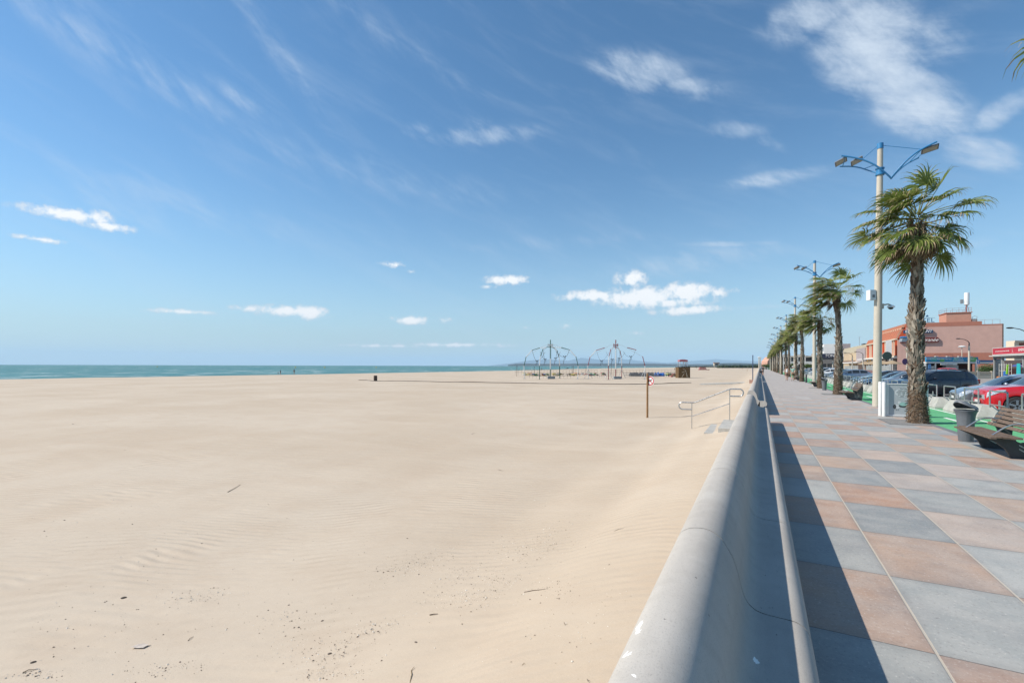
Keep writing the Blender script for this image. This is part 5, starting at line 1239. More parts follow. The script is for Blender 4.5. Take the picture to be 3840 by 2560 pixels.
for k in range(12):
    x, y = rnd.uniform(23.6, 26.5), rnd.uniform(124, 160); q = thing('terrace_chair', 'small red terrace chair seen far off before the hotel', 'chair', (x, y, 0), rnd.uniform(0, 6), 'red terrace chairs before the hotel')
    part('seat', [(-.22, .22, -.22, .22, .42, .46)], mat("chair_red", (.45, .03, .03), .5), q); part('backrest', [(-.22, .22, .19, .23, .46, .92)], mat("chair_red", (.45, .03, .03), .5), q); part('legs_frame', [(-.2, .2, -.2, .2, 0, .41)], mat("chair_red", (.45, .03, .03), .5), q)
# street trees far off
for i, (u, vt, vb, d_, w_, lab, mm) in enumerate([(3080, 1340, 1372, 205, 2.6, 'rounded street tree before the dark blue fascia', [BG1, DG1]), (3115, 1342, 1372, 200, 2.2, 'dark street tree right of the third palm trunk', [DG1, BG1]), (3025, 1362, 1376, 170, 2.0, 'low bright green hedge tree before the apartment block', [BG2, BG1]), (2968, 1360, 1380, 180, 1.6, 'small green tree between distant palm trunks', [BG1, BG2]), (2874, 1362, 1376, 280, 2.6, 'bushy green tree over the far beige wall', [BG1, BG2]), (2884, 1365, 1377, 285, 2.2, 'lower bushy tree beside the far beige wall', [BG2, BG1])]):
    a = AD(u, vt, d_); q = thing('street_tree', lab, 'tree', (a.x, a.y, 0)); H_ = a.z; MB().tube([(0, 0, 0), (0, 0, H_ * .6), (.1, .1, H_ * .8)], [.16, .12, .05], 7).obj('trunk', T2, q)
    leaf_blob('crown', q, [((0, 0, H_ * .68), (w_, w_, H_ * .30)), ((w_ * .4, .2, H_ * .55), (w_ * .7, w_ * .7, H_ * .25)), ((-w_ * .5, -.2, H_ * .6), (w_ * .6, w_ * .6, H_ * .22))], 1500, .16, mm, 20 + i)
# far-off pines behind the beach: reads as one mass
rnd = random.Random(9); mb = MB()
for i in range(260):
    u = rnd.uniform(2700, 2840); d_ = rnd.uniform(820, 980); top = 1366.5 + 5.5 * abs((u - 2795) / 95) ** 1.5 + 2 * mnoise.noise(Vector((u * .05, 0, 0))) + rnd.uniform(-.6, 1.2)
    a = AD(u, top, d_); rr = rnd.uniform(3.0, 5.5); h_ = max(1.5, a.z + 1)
    for k in range(3): mb.ball((a.x + rnd.uniform(-3, 3), a.y + rnd.uniform(-3, 3), max(.5, a.z - rr * .8 - rnd.uniform(0, 3))), rr * rnd.uniform(.6, 1), 7, 5, sc=(1, 1, .8))
for i in range(200):
    u = rnd.uniform(2560, 2720); d_ = rnd.uniform(1500, 1900); a = AD(u, 1372.2 + rnd.uniform(-.5, 1), d_); mb.ball((a.x, a.y, -1), rnd.uniform(2.5, 4.5), 6, 4, sc=(2.2, 2.2, .9))
tag(mb.obj('pine_wood', DG1, angle=60, fix=False), 'dark far-off pine wood behind the beach', 'wood', kind='stuff')

a = AD(3812, 1277, 88); q = thing('beige_house', 'beige house with terracotta slatted balcony above the red fascia at the right edge', 'building', (a.x, a.y, 0), TH)
part('wall', [(0, 14, .4, 1.9, 0, a.z)], CREAM, q); part('cornice', [(-.1, 14.1, .2, .397, a.z - .25, a.z + .05)], CREAM, q); part('balcony_screen', [(.9, 6, .3, .39, a.z - 1.9, a.z - .4)], TERR, q)
mb = MB()
for k in range(7): mb.bb(.9, 6, .25, .297, a.z - 1.85 + .2 * k, a.z - 1.75 + .2 * k)
mb.obj('slats', mat("slat_brown", (.22, .08, .045), .8), q, smooth=False)
a, b_ = AD(3738, 1345, 74), AD(3960, 1345, 74); q = thing('yard_wall', 'tan and brown yard wall behind the red fascia kiosk', 'wall', (a.x, a.y, 0), TH); part('lower_panel', [(0, 11, 0, .3, 0, 1.5)], mat("brick_brown", (.22, .085, .06), .9, var=.2, scale=4), q); part('upper_panel', [(0, 11, 0.02, .28, 1.503, 2.75)], mat("tan_wall", (.42, .27, .2), .9), q)
# ------------------------------------------------------------------ beach: stairs, handrail, sign, bin, cable
q = thing('beach_steps', 'short flight of grey concrete steps half buried in sand at the wall opening', 'steps', (0, 15.45, 0))
part('landing', [(-.60, .20, .005, 2.70, -.4, -.004)], CONC, q)
part('step', [(-1.12, -.70, 0.02, 2.65, -.55, -.215)], CONC, q); part('step', [(-1.52, -1.124, .06, 2.55, -.60, -.385)], CONC, q); part('step', [(-.698, -.602, .02, 2.65, -.5, -.10)], CONC, q)
q = thing('handrail', 'curved stainless steel handrail beside the beach steps', 'handrail', (0, 18.0, 0))
def arc(cx_, cz_, r_, a0, a1, n=10): return [(cx_ + r_ * math.cos(a0 + (a1 - a0) * k / n), 0, cz_ + r_ * math.sin(a0 + (a1 - a0) * k / n)) for k in range(n + 1)]
xl, xr = -2.17, -0.93; zl, zr = .34, .87
rail = [(xl, 0, zl - .25), (xl - .32, 0, zl - .25)] + arc(xl - .32, zl - .125, .125, -math.pi / 2, -3 * math.pi / 2) + [(xl + .05, 0, zl), (xl + .12, 0, zl + .02), (xr - .05, 0, zr - .03), (xr + .05, 0, zr)] + [(xr + .30, 0, zr)] + arc(xr + .30, zr - .125, .125, math.pi / 2, -math.pi / 2) + [(xr, 0, zr - .25)]
MB().tube(rail, .024, 10).obj('top_rail', STEEL, q, angle=60)
MB().tube([(xl, 0, -.15), (xr, 0, .36)], .014, 8).obj('lower_rail', STEEL, q)
MB().tube([(xl, 0, -.95), (xl, 0, zl)], .015, 8).obj('post', STEEL, q); MB().tube([(xr, 0, -.30), (xr, 0, zr)], .015, 8).obj('post', STEEL, q)
a = P(2428, 1569, -.88)
q = thing('no_dogs_sign', 'round red no dogs sign on a brown wooden post in the sand', 'sign', (a.x, a.y, sandz(a.x, a.y) - .02))
q.rotation_euler = (0, 0, TH)
WPOST = mat("wood_post", (.27, .150, .065), .8, var=.3, scale=10, bump=.4)
MB().lathe([(.050, -.1), (.048, 1.0), (.045, 2.15), (.02, 2.17)], n=14).obj('post', WPOST, q)
# plate is turned so that it is seen three-quarters from the camera
Mz = R(62)
def dplate(name, r0, r1, y, m, par):
    mb = MB(); n_ = 32; vs = []
    for rr in (r0, r1):
        for k in range(n_): vs.append((rr * math.cos(2 * math.pi * k / n_), 0, rr * math.sin(2 * math.pi * k / n_)))
    vs = [Vector(p) + Vector((0, y, 0)) for p in vs]
    mb.add(vs, [(k, (k + 1) % n_, n_ + (k + 1) % n_, n_ + k) for k in range(n_)])
    o = mb.obj(name, m, par, smooth=False, fix=False); return o
SR = mat("sign_red", (.45, .02, .025), .4, var=.05)
pl = MB().lathe([(.001, -.012), (.235, -.012), (.235, .012), (.001, .012)], n=32, axis='Y').obj('plate', WHT, q); pl.location = (.13 * math.cos(R(25)), -.075, 1.80); pl.rotation_euler = (0, 0, R(-58)); pl.scale = (1.05, 1, 1.0)
dplate('red_ring', .165, .218, -.0135, SR, pl)
mb = MB(); dog = [(-.11, -.02), (-.10, .03), (-.07, .05), (.03, .045), (.06, .10), (.075, .085), (.11, .07), (.105, .05), (.075, .04), (.07, .0), (.065, -.09), (.045, -.09), (.04, -.02), (-.05, -.02), (-.06, -.09), (-.08, -.09), (-.085, -.02), (-.12, .02)]
mb.prism(dog, -.0165, -.0135); mb.obj('dog_symbol', INK, pl, smooth=False, fix=False)
MB().box((0, -.018, 0), (.36, .003, .032), M=Matrix.Rotation(R(45), 3, 'Y')).obj('red_bar', SR, pl, smooth=False)
a = P(1408, 1430, -1.13); zz = sandz(a.x, a.y)
q = thing('beach_bin', 'dark brown beach bin standing alone on the open sand', 'litter bin', (a.x, a.y, zz - .03)); q.rotation_euler = (R(1), R(1.5), 0)
MB().lathe([(.30, 0), (.31, .5), (.30, 1.0), (.27, 1.0), (.27, .9)], n=20, closed=True).obj('drum', mat("rusty_brown", (.060, .042, .034), .85, var=.4, scale=8), q); MB().lathe([(.315, .32), (.315, .36)], n=20).obj('band', BLK, q)
# cable lying on the sand: from left of the bin to the buried ramp
CAB = mat("cable_black", (.035, .032, .03), .8)
mb = MB(); pts = []
for u, v in ((1345, 1425.5), (1375, 1426.5), (1400, 1430), (1440, 1430), (1500, 1430.5), (1600, 1432), (1750, 1436), (1900, 1439), (2050, 1441), (2200, 1443.5), (2340, 1446), (2440, 1445), (2520, 1443), (2592, 1441.5)):
    p = P(u, v, -1.13); p.z = sandz(p.x, p.y) + .03; pts.append(p)
fine_ = []
for p0, p1 in zip(pts, pts[1:]):
    for k in range(6):
        p = p0.lerp(p1, k / 6); p.z = sandz(p.x, p.y) + .035; fine_.append(p)
fine_.append(pts[-1])
tag(mb.tube(fine_, .055, 6).obj('cable', CAB), 'long dark cable lying across the sand from the beach bin to the right', 'cable')
# buried ramp by the wall
mb = MB(); a = P(2770, 1431, -.60); b_ = P(2816, 1429, -.55)
q = thing('beach_ramp', 'pale concrete ramp slab partly buried in sand against the wall', 'ramp', (0, 0, 0))
mb.prism([(-.46, -.42), (-3.0, -.55), (-7.5, -.82), (-7.5, -1.3), (-.46, -1.3)], 70.0, 73.2); mb.obj('slab', CONC, q, smooth=False)
mb = MB(); mb.prism([(-2.5, -.50), (-7.3, -.78), (-7.3, -.98), (-2.5, -.70)], 69.6, 69.99); mb.obj('edge', CONC, q, smooth=False)
q = thing('shower_pole', 'slim dark blue pole rising behind the wall above the ramp', 'pole', (-0.9, 66.0, -.6)); q.location = AY(2823, 1415, 66.0); q.location.z = -.7
hp = AY(2823, 1331, 66.0).z + .7
MB().tube([(0, 0, 0), (0, 0, hp)], .055, 10).obj('post', mat("pole_navy", (.035, .06, .12), .5, var=.4, scale=6), q)
q2 = thing('concrete_plinth', 'small pinkish plinth behind the wall at the foot of the blue pole', 'plinth', (0, 0, 0)); b_ = AY(2817, 1428, 62.0); q2.location = (b_.x, 62.0, -.8); part('block', [(-.2, .2, -.2, .2, 0, .9)], mat("plinth_pink", (.40, .24, .19), .9), q2)
# low stakes and shrubs along the far wall
for i, (u, v, h_) in enumerate(((2802, 1394, 1.6), (2784, 1388, 1.5), (2846, 1372, 6.5), (2851, 1372, 6.8))):
    if i < 2: a = P(u, v, -1.0); q = thing('stake', ['thin stake in the far sand, nearer the wall', 'thin stake in the far sand, farther left'][i], 'stake', (a.x, a.y, -1.05)); MB().tube([(0, 0, 0), (0, 0, h_)], .05, 5).obj('rod', WPOST, q)
    else: a = AD(u, 1372, 190 + 30 * i); q = thing('globe_lamp', ['far cream lamp at the end of the wall, left one', 'far cream lamp at the end of the wall, right one'][i - 2], 'street lamp', (a.x, a.y, 0)); MB().lathe([(.3, 0), (.2, h_)], n=8).obj('pole', POLE, q); MB().ball((0, 0, h_ + .1), .5, 8, 5, sc=(1.5, 1, .6)).obj('lamp_head', WHT, q)

# ------------------------------------------------------------------ bungee trampolines
BGN = mat("paint_dark_green", (.012, .085, .060), .5); BWH = mat("paint_white_steel", (.62, .63, .62), .5); BRD = mat("paint_dark_red", (.20, .018, .022), .5); ROPE = mat("rope_dark", (.03, .03, .035), .9); WIRE = mat("wire_grey", (.28, .30, .32), .5)
def bungee(name, label, u0, v0, D_, cA, cB, struts):
    a = AD(u0, 1400, D_); z0 = sandz(a.x, a.y); q = thing(name, label, 'bungee frame', (a.x, a.y, z0 - .02), TH)
    prof = [(1.0, 0), (1.02, 2.65), (.94, 4.55), (.72, 5.95), (.42, 6.45), (.05, 6.6)]; R_ = 5.75
    for i, (dx, dy) in enumerate(((-.92, .38), (-.44, -.88), (.42, .88), (.93, -.36))):
        for k in range(5):
            if struts and i in (0, 3) and k in (4,): continue
            if struts and i == 3 and k == 2: continue
            (r0, h0), (r1, h1) = prof[k], prof[k + 1]
            p0 = Vector((dx * R_ * r0, dy * R_ * r0, h0)); p1 = Vector((dx * R_ * r1, dy * R_ * r1, h1))
            col = cA if ((k % 2 == 1) == (i in (0, 3))) else cB
            mb = MB(); mb.tube([p0, p1], .070 if k < 4 else .055, 8); mb.ball(p1, .10, 8, 5); mb.obj('arch_tube', col, q)
        if struts:
            for sx, sy in ((-.9, -.2), (.9, .3)):
                MB().tube([(dx * R_, dy * R_, 1.9), (dx * R_ + sx, dy * R_ + sy, 0)], .035, 6).obj('strut', BWH if i % 2 else WIRE, q)
        MB().box((dx * R_, dy * R_, .03), (.7, .7, .06)).obj('foot_plate', GALV, q, smooth=False)
        # wires to the mast and hanging bungee cords
        MB().tube([(dx * R_ * .94, dy * R_ * .94, 4.6), (dx * 1.2, dy * 1.2, 7.0), (0, 0, 7.05)], .018, 4).obj('wire', WIRE, q)
        m0 = Vector((dx * R_ * .70, dy * R_ * .70, 6.0)); c_ = Vector((dx * R_ * .52, dy * R_ * .52, 3.7 + .3 * i)); m1 = Vector((dx * R_ * .30 + dy * 1.6, dy * R_ * .30 - dx * 1.6, 5.6))
        pts = [m0.lerp(c_, f) + Vector((0, 0, -.5 * math.sin(math.pi * f))) for f in [k / 6 for k in range(7)]] + [c_.lerp(m1, f) + Vector((0, 0, -.35 * math.sin(math.pi * f))) for f in [k / 6 for k in range(1, 7)]]
        mb = MB(); mb.tube(pts, .03 if not struts else .018, 5)
        mb.tube([c_ + Vector((-.25, 0, .15)), c_ + Vector((0, 0, -.05)), c_ + Vector((.3, 0, .15))], .07, 5); mb.tube([c_, c_ + Vector((-.2, 0, -.9 - .2 * i))], .04, 5); mb.tube([c_ + Vector((.2, 0, 0)), c_ + Vector((.15, 0, -.6))], .035, 5); mb.obj('bungee_cord', ROPE, q)
    H = 8.1
    for k, (z0_, z1_) in enumerate(((0, 2.0), (2.0, 4.2), (4.2, 6.2), (6.2, H))):
        MB().tube([(0, 0, z0_), (0, 0, z1_)], .09, 8).obj('mast_tube', (cA if k in (0, 3) else (cB if k == 1 or struts else cA)), q)
    mb = MB()
    for k in range(4):
        w = k * math.pi / 2 + .4; mb.tube([(0, 0, 6.9), (.55 * math.cos(w), .55 * math.sin(w), 7.0)], .05, 5); mb.tube([(.55 * math.cos(w), .55 * math.sin(w), 6.7), (.55 * math.cos(w), .55 * math.sin(w), 7.3)], .05, 5)
        mb.tube([(.55 * math.cos(w), .55 * math.sin(w), 7.0), (.55 * math.cos(w + math.pi / 2), .55 * math.sin(w + math.pi / 2), 7.0)], .045, 5)
    mb.obj('pulley_head', cA if struts else GALV, q)
    for s_ in (-.22, .22): MB().tube([(s_, 0, 6.9), (s_, 0, .8)], .012, 4).obj('winch_rope', WIRE, q)
    MB().box((0.1, -1.0, .28), (1.5, 1.1, .56)).obj('ballast_box', mat("ballast_grey", (.22, .25, .27), .8), q, smooth=False)
    return q
bungee('bungee_trampoline', 'green and white bungee trampoline frame with arched tubes, left of the two', 2064, 1417, 97, BGN, BWH, False)
bungee('bungee_trampoline', 'red and white bungee trampoline frame with arched tubes, right of the two', 2309, 1417, 97, BRD, BWH, True)
a = AD(2560, 1416, 104)
q = thing('ticket_booth', 'brown ticket booth with a pink and white arched top beside the trampolines', 'booth', (a.x, a.y, sandz(a.x, a.y)), TH)
BBR = mat("booth_brown", (.130, .075, .028), .8, var=.35, scale=3)
part('cabin', [(-1.25, 1.25, -1.0, 1.0, 0, 2.35)], BBR, q); part('side_panel', [(1.253, 1.29, -1.0, 1.0, 0, 2.35)], mat("booth_dark", (.04, .03, .02), .8), q)
mb = MB(); mb.bb(-1.3, 1.3, -1.03, 1.03, 2.35, 2.45); mb.obj('cabin_rim', mat("booth_dark", (.04, .03, .02), .8), q, smooth=False)
for x, y in ((-.8, -.5), (0, -.5), (.8, -.5), (-.8, .5), (.8, .5)): part('arch_post', [(x - .06, x + .06, y - .05, y + .05, 2.45, 3.6)], BWH, q)
mb = MB(); 
for c_ in (-.4, .4):
    for k in range(8):
        w0, w1 = math.pi * k / 8, math.pi * (k + 1) / 8
        mb.prism([(c_ + .34 * math.cos(w0), 3.25 + .34 * math.sin(w0)), (c_ + .34 * math.cos(w1), 3.25 + .34 * math.sin(w1)), (c_ + .40 * math.cos(w1), 3.25 + .5 * math.sin(w1) + .02), (c_ + .40 * math.cos(w0), 3.25 + .5 * math.sin(w0) + .02)], -.58, -.48)
mb.obj('arch', BWH, q, smooth=False)
mb = MB(); mb.prism([(-.92, 3.62), (.92, 3.62), (.92, 3.95), (.3, 4.08), (-.3, 4.08), (-.92, 3.95)], -.6, .6); mb.obj('roof_panel', mat("booth_pink", (.42, .13, .15), .7, var=.3, scale=6), q, smooth=False)
mb = MB(); mb.tube([(-.3, -1.05, 1.9), (.1, -1.05, 1.9), (.8, -1.15, .1)], .05, 5); mb.tube([(-.5, -1.05, 1.2), (.3, -1.1, 1.6), (.5, -1.1, .2)], .05, 5); mb.tube([(-.6, -1.1, 0.1), (.0, -1.05, 1.1)], .05, 5); mb.obj('leaning_poles', T3, q)
# low frames, coloured trampolines and barriers around them
def beach(u, v, z=-1.10):
    p = P(u, v, z); p.z = sandz(p.x, p.y); return p
def low_fence(name, label, u0, u1, v, h_, m, nb, mid=True):
    a, b_ = beach(u0, v), beach(u1, v); q = thing(name, label, 'barrier', a); d = b_ - a
    mb = MB()
    for k in range(nb + 1):
        p = d * (k / nb); mb.tube([p, p + Vector((0, 0, h_))], .022, 4)
    for zz in ((h_, h_ * .55) if mid else (h_,)): mb.tube([Vector((0, 0, zz)), d + Vector((0, 0, zz))], .028, 4)
    mb.obj('frame', m, q); return q
RST = mat("rusted_tube", (.16, .10, .075), .8, var=.3)
low_fence('tube_fence', 'rusty tube fence behind the green trampoline frame', 1932, 2240, 1406.5, 1.5, RST, 26)
low_fence('tube_fence', 'rusty tube fence behind the red trampoline frame', 2253, 2540, 1406.5, 1.5, RST, 24)
low_fence('tube_fence', 'low front rail before the green trampoline frame', 1985, 2140, 1419, 1.0, RST, 12)
low_fence('crowd_barrier', 'grey crowd barrier row before the blue tarpaulin', 2340, 2470, 1418, 1.15, GALV, 44)
low_fence('tube_fence', 'blue grey front rail before the red trampoline frame', 2231, 2300, 1420, 1.0, GALV, 8)
low_fence('tube_fence', 'short brown rail beside the ticket booth', 2490, 2545, 1414, 1.1, RST, 7)
PAD = [mat("pad_" + n_, c_, .6) for n_, c_ in (('yellow', (.50, .40, .05)), ('orange', (.50, .20, .06)), ('green', (.06, .28, .09)), ('pale', (.50, .52, .48)), ('dark', (.05, .05, .055)), ('blue', (.02, .10, .28)), ('red', (.30, .05, .05)))]
rnd = random.Random(12)
for i, (u, v, w_, mi, lab) in enumerate([(1976, 1409, 1.6, 0, 'yellow trampoline pad at the left end'), (1996, 1409, 1.5, 1, 'orange trampoline pad behind the left arch foot'), (2008, 1410, 1.4, 2, 'green trampoline pad behind the left arch'), (2034, 1410, 1.3, 1, 'orange pad left of the mast'), (2052, 1411, 1.0, 2, 'small green pad beside the mast'), (2082, 1410, 1.2, 0, 'yellow pad right of the mast'),
        (2100, 1410, 1.3, 4, 'dark folded mat right of the mast'), (2140, 1411, 1.8, 4, 'large dark mat behind the right arch'), (2165, 1410, 1.3, 1, 'orange pad behind the right arch foot'), (2183, 1409, 1.2, 3, 'pale pad between the two frames'), (2207, 1411, 1.5, 3, 'pale green mat heap between the frames'), (2218, 1410, 1.5, 2, 'bright green mat heap between the frames'), (2235, 1410, 1.0, 6, 'dark red mat left of the red frame'),
        (2264, 1409, 1.2, 6, 'rusty red box behind the red frame'), (2520, 1413, 1.9, 4, 'dark heap of gear left of the booth'), (2508, 1411, 1.3, 2, 'green grey heap left of the booth'), (2532, 1416, 1.8, 6, 'red folded mats before the booth')]):
    p = beach(u, v); mb = MB()
    for k in range(5): mb.box((rnd.uniform(-.5, .5) * w_, rnd.uniform(-.3, .3), .22 + .12 * k), (w_ * rnd.uniform(.5, 1), .8, .14), taper=.9, rz=rnd.uniform(-.5, .5), mi=0 if k % 2 == 0 else 1)
    mb.bb(-w_ * .5, -w_ * .46, -.3, .3, 0, .4); mb.bb(w_ * .46, w_ * .5, -.3, .3, 0, .4)
    o = mb.obj('trampoline_pad', [PAD[mi], PAD[(mi + 3) % 7]], smooth=False, loc=p, rz=TH + rnd.uniform(-.2, .2)); tag(o, lab, 'pad', 'gear lying under the trampoline frames')
for i, (u0, u1, lab, mi) in enumerate(((2362, 2420, 'black tarpaulin behind the grey crowd barriers', 4), (2420, 2448, 'dark tarpaulin heap behind the grey crowd barriers', 4), (2455, 2487, 'bright blue tarpaulin at the right end of the barriers', 5))):
    a, b_ = beach(u0, 1412), beach(u1, 1412); L_ = (b_ - a).length; mb = MB(); n_ = 12
    for k in range(n_ + 1):
        for j, (yy, zz) in enumerate(((-.9, 0), (-.85, .6), (-.3, .95), (.4, .9), (.9, .5), (.95, 0))): mb.v.append((L_ * k / n_, yy + .1 * rnd.uniform(-1, 1), zz * (.65 + .55 * rnd.random()) if zz else 0))
    for k in range(n_):
        for j in range(5): mb.f.append((k * 6 + j, (k + 1) * 6 + j, (k + 1) * 6 + j + 1, k * 6 + j + 1)); mb.m.append(0)
    mb.f += [(0, 1, 2, 3, 4, 5), tuple(n_ * 6 + j for j in (5, 4, 3, 2, 1, 0))]; mb.m += [0, 0]
    o = mb.obj('tarpaulin', [PAD[mi]] if i != 2 else [mat("tarp_blue", (.012, .10, .36), .5)], loc=a, rz=TH, angle=40); tag(o, lab, 'tarpaulin')
for i, (u, v, h_) in enumerate(((1938, 1411, 2.7), (2003, 1404, 2.4), (2097, 1406, 3.0), (2145, 1405, 2.6), (2197, 1405, 2.2), (2150, 1405, 2.7), (2293, 1405, 2.8))):
    p = beach(u, v); q = thing('thin_post', ['thin dark post at the left end of the trampoline gear', 'thin dark post right of the left arch foot', 'tallest thin post right of the green mast', 'thin post behind the right green arch foot', 'short thin post between the two frames', 'thin post beside the pair at the right green arch', 'thin post right of the red arch foot'][i], 'post', p, 0, 'thin posts among the trampoline gear'); MB().tube([(0, 0, 0), (.05, 0, h_)], .05, 6).obj('rod', RST, q); MB().box((.05, 0, h_), (.2, .12, .14)).obj('cap', BLK, q, smooth=False)
# farther off along the beach
p = P(2637, 1388, -1.2); q = thing('red_kiosk', 'red stack of beach pedal boats far off on the sand', 'boats', (p.x, p.y, -1.25), TH)
for k in range(4): part('hull', [(-3.4 + .3 * k, 2.6 - .4 * k, -1, 1, .62 * k, .62 * k + .5)], mat("hull_red", (.30, .04, .045), .6, var=.3), q)
part('end_part', [(2.6, 4.4, -.8, .8, 0, .7)], mat("hull_red", (.30, .04, .045), .6, var=.3), q)
p = P(2687, 1379.5, -1.2); q = thing('beach_hut', 'small cream and red lifeguard hut on legs far along the beach', 'hut', (p.x, p.y, -1.3), TH); s_ = (P(2693, 1379.5, -1.2) - p).length / 6 * 1.0
W2 = s_ * 6; part('leg', [(-W2, -W2 * .8, -.8, -.4, 0, W2 * 1.0)], CREAM, q); part('leg', [(W2 * .8, W2, -.8, -.4, 0, W2 * 1.0)], CREAM, q); part('cabin', [(-W2, W2, -1, 2, W2 * .9, W2 * 1.9)], CREAM, q); part('window', [(-W2 * .6, W2 * .6, -1.05, -1.002, W2 * 1.1, W2 * 1.7)], WIN, q); part('roof', [(-W2 * 1.15, W2 * 1.15, -1.2, 2.2, W2 * 1.9, W2 * 2.15)], TERR, q)
for i, u in enumerate((590, 1108, 1218, 1411)):
    p = P(u, 1379 if i else 1376, SEA); q = thing('buoy', ['yellow buoy on the sea at the left', 'yellow buoy above the lone walker', 'yellow buoy between walker and beach bin', 'yellow buoy above the beach bin'][i], 'buoy', (p.x, p.y, SEA - .2), 0, 'yellow buoys off the beach')
    MB().ball((0, 0, .6), .9, 10, 6, sc=(1, 1, .9)).obj('float', mat("buoy_yellow", (.75, .50, .06), .5), q); MB().tube([(0, 0, 1.2), (0, 0, 2.0)], .12, 6).obj('top_mark', mat("buoy_yellow", (.75, .50, .06), .5), q)

# ------------------------------------------------------------------ people
SKIN = mat("skin_tan", (.42, .24, .16), .6, var=.06); HAIRB = mat("hair_brown", (.10, .045, .022), .7, var=.3, scale=30); HAIRD = mat("hair_dark", (.018, .014, .012), .7)
def skinned(name, verts, edges, m, parent, lv=2, root=0):
    me = bpy.data.meshes.new(name); me.from_pydata([v[:3] for v in verts], edges, []); me.materials.append(m)
    o = bpy.data.objects.new(name, me); COL.objects.link(o); o.parent = parent
    md = o.modifiers.new('skin', 'SKIN'); md.use_smooth_shade = True
    if not me.skin_vertices: return o
    for i, v in enumerate(verts):
        sv = me.skin_vertices[0].data[i]; rr = v[3]; sv.radius = (rr if not isinstance(rr, tuple) else rr[0], rr if not isinstance(rr, tuple) else rr[1]); sv.use_root = (i == root)
    s_ = o.modifiers.new('sub', 'SUBSURF'); s_.levels = lv; s_.render_levels = lv
    return o
def person(label, loc, rz, H=1.68, top=None, bottom=None, hair=None, stride=.22, arms='back', hat=None, sleeves=True, skirt=False, group=None, detail=True, shoes=None, leg_cover=None):
    "figure facing local -y... walks towards +y when rz = 0 (seen from behind by the camera)"
    q = thing('person', label, 'person', loc, rz, group); k = H / 1.70
    hx = .085; st = stride
    V = [(0, 0, .95, .125), (0, 0, 1.08, .115), (0, .01, 1.22, .125), (0, .02, 1.36, .135), (0, .015, 1.44, .075), (0, .02, 1.50, .050), (0, .04, 1.60, .080), (0, .045, 1.66, .078)]
    E = [(0, 1), (1, 2), (2, 3), (3, 4), (4, 5), (5, 6), (6, 7)]
    for s_ in (-1, 1):
        f = s_ * st; b = len(V)
        V += [(s_ * hx, .0, .90, .092), (s_ * (hx + .01), f * .45 + .03, .48, .058), (s_ * (hx + .01), f * .8 - .01, .30, .052), (s_ * (hx + .012), f, .085, .036), (s_ * (hx + .02), f + .10, .035, .032), (s_ * (hx + .02), f + .17, .03, .022)]
        E += [(0, b), (b, b + 1), (b + 1, b + 2), (b + 2, b + 3), (b + 3, b + 4), (b + 4, b + 5)]
        b = len(V)
        if arms == 'back': A = [(s_ * .17, .01, 1.40, .052), (s_ * .235, -.05, 1.16, .040), (s_ * .15, -.14, 1.0, .032), (s_ * .05, -.17, .93, .028), (s_ * .015, -.18, .90, .022)]
        elif arms == 'front': A = [(s_ * .17, .01, 1.40, .052), (s_ * .215, .05, 1.15, .042), (s_ * .17, .25, 1.05, .034), (s_ * .13, .34, 1.05, .028), (s_ * .12, .40, 1.05, .02)]
        else: A = [(s_ * .17, .01, 1.40, .052), (s_ * .225, -.03 - s_ * .05, 1.15, .042), (s_ * .235, .02 - s_ * .12, .93, .034), (s_ * .235, .05 - s_ * .14, .86, .028), (s_ * .23, .07 - s_ * .15, .79, .022)]
        V += A; E += [(3, b), (b, b + 1), (b + 1, b + 2), (b + 2, b + 3), (b + 3, b + 4)]
    sc = lambda L: [(v[0] * k, v[1] * k, v[2] * k, v[3] * k) for v in L]
    skinned('body', sc(V), E, SKIN, q)
    # fingers, nose and ears
    if detail:
        mb = MB()
        for s_, bi in ((-1, 14 + 4), (1, 25 + 4)):
            hd = Vector(V[bi][:3]) * k; pv = Vector(V[bi - 1][:3]) * k; d = (hd - pv).normalized()
            for j in range(4): o_ = Vector((.011 * (j - 1.5), .004, 0)); mb.tube([hd + o_, hd + o_ + d * .045, hd + o_ + d * (.075 - .006 * abs(j - 1.3)) + Vector((0, .008, -.01))], [.0085, .0075, .006], 5)
            mb.tube([pv + Vector((-s_ * .02, .01, 0)), pv + d * .03 + Vector((-s_ * .04, .02, 0)), pv + d * .055 + Vector((-s_ * .04, .028, 0))], [.010, .009, .007], 5)
        mb.obj('fingers', SKIN, q)
        mb = MB(); mb.ball((0, (.045 + .082) * k, 1.615 * k), .014, 8, 5, sc=(.8, 1.2, 1.4)); 
        for s_ in (-1, 1): mb.ball((s_ * .080 * k, .04 * k, 1.62 * k), .022, 8, 5, sc=(.4, .8, 1.3))
        mb.ball((0, (.045 + .070) * k, 1.578 * k), .018, 8, 5, sc=(1.3, .5, .35)); mb.obj('face_features', SKIN, q)
        mb = MB()
        for s_ in (-1, 1): mb.ball((s_ * .030 * k, (.045 + .071) * k, 1.635 * k), .010, 8, 5)
        mb.obj('eyes', INK, q)
    T = [(0, 0, .96, .132), (0, 0, 1.08, .132), (0, .01, 1.22, .142), (0, .02, 1.36, .150), (0, .018, 1.43, .085)]; TE = [(0, 1), (1, 2), (2, 3), (3, 4)]
    if sleeves:
        for s_, bi in ((-1, 14), (1, 25)):
            b = len(T); p0, p1 = Vector(V[bi][:3]), Vector(V[bi + 1][:3]); pm = p0.lerp(p1, .65); T += [(p0.x, p0.y, p0.z, .064), (pm.x, pm.y, pm.z, .056)]; TE += [(3, b), (b, b + 1)]
    skinned('shirt', sc(T), TE, top, q)
    Bm = [(0, 0, .97, .138), (0, 0, .92, .145)]; BE = [(0, 1)]
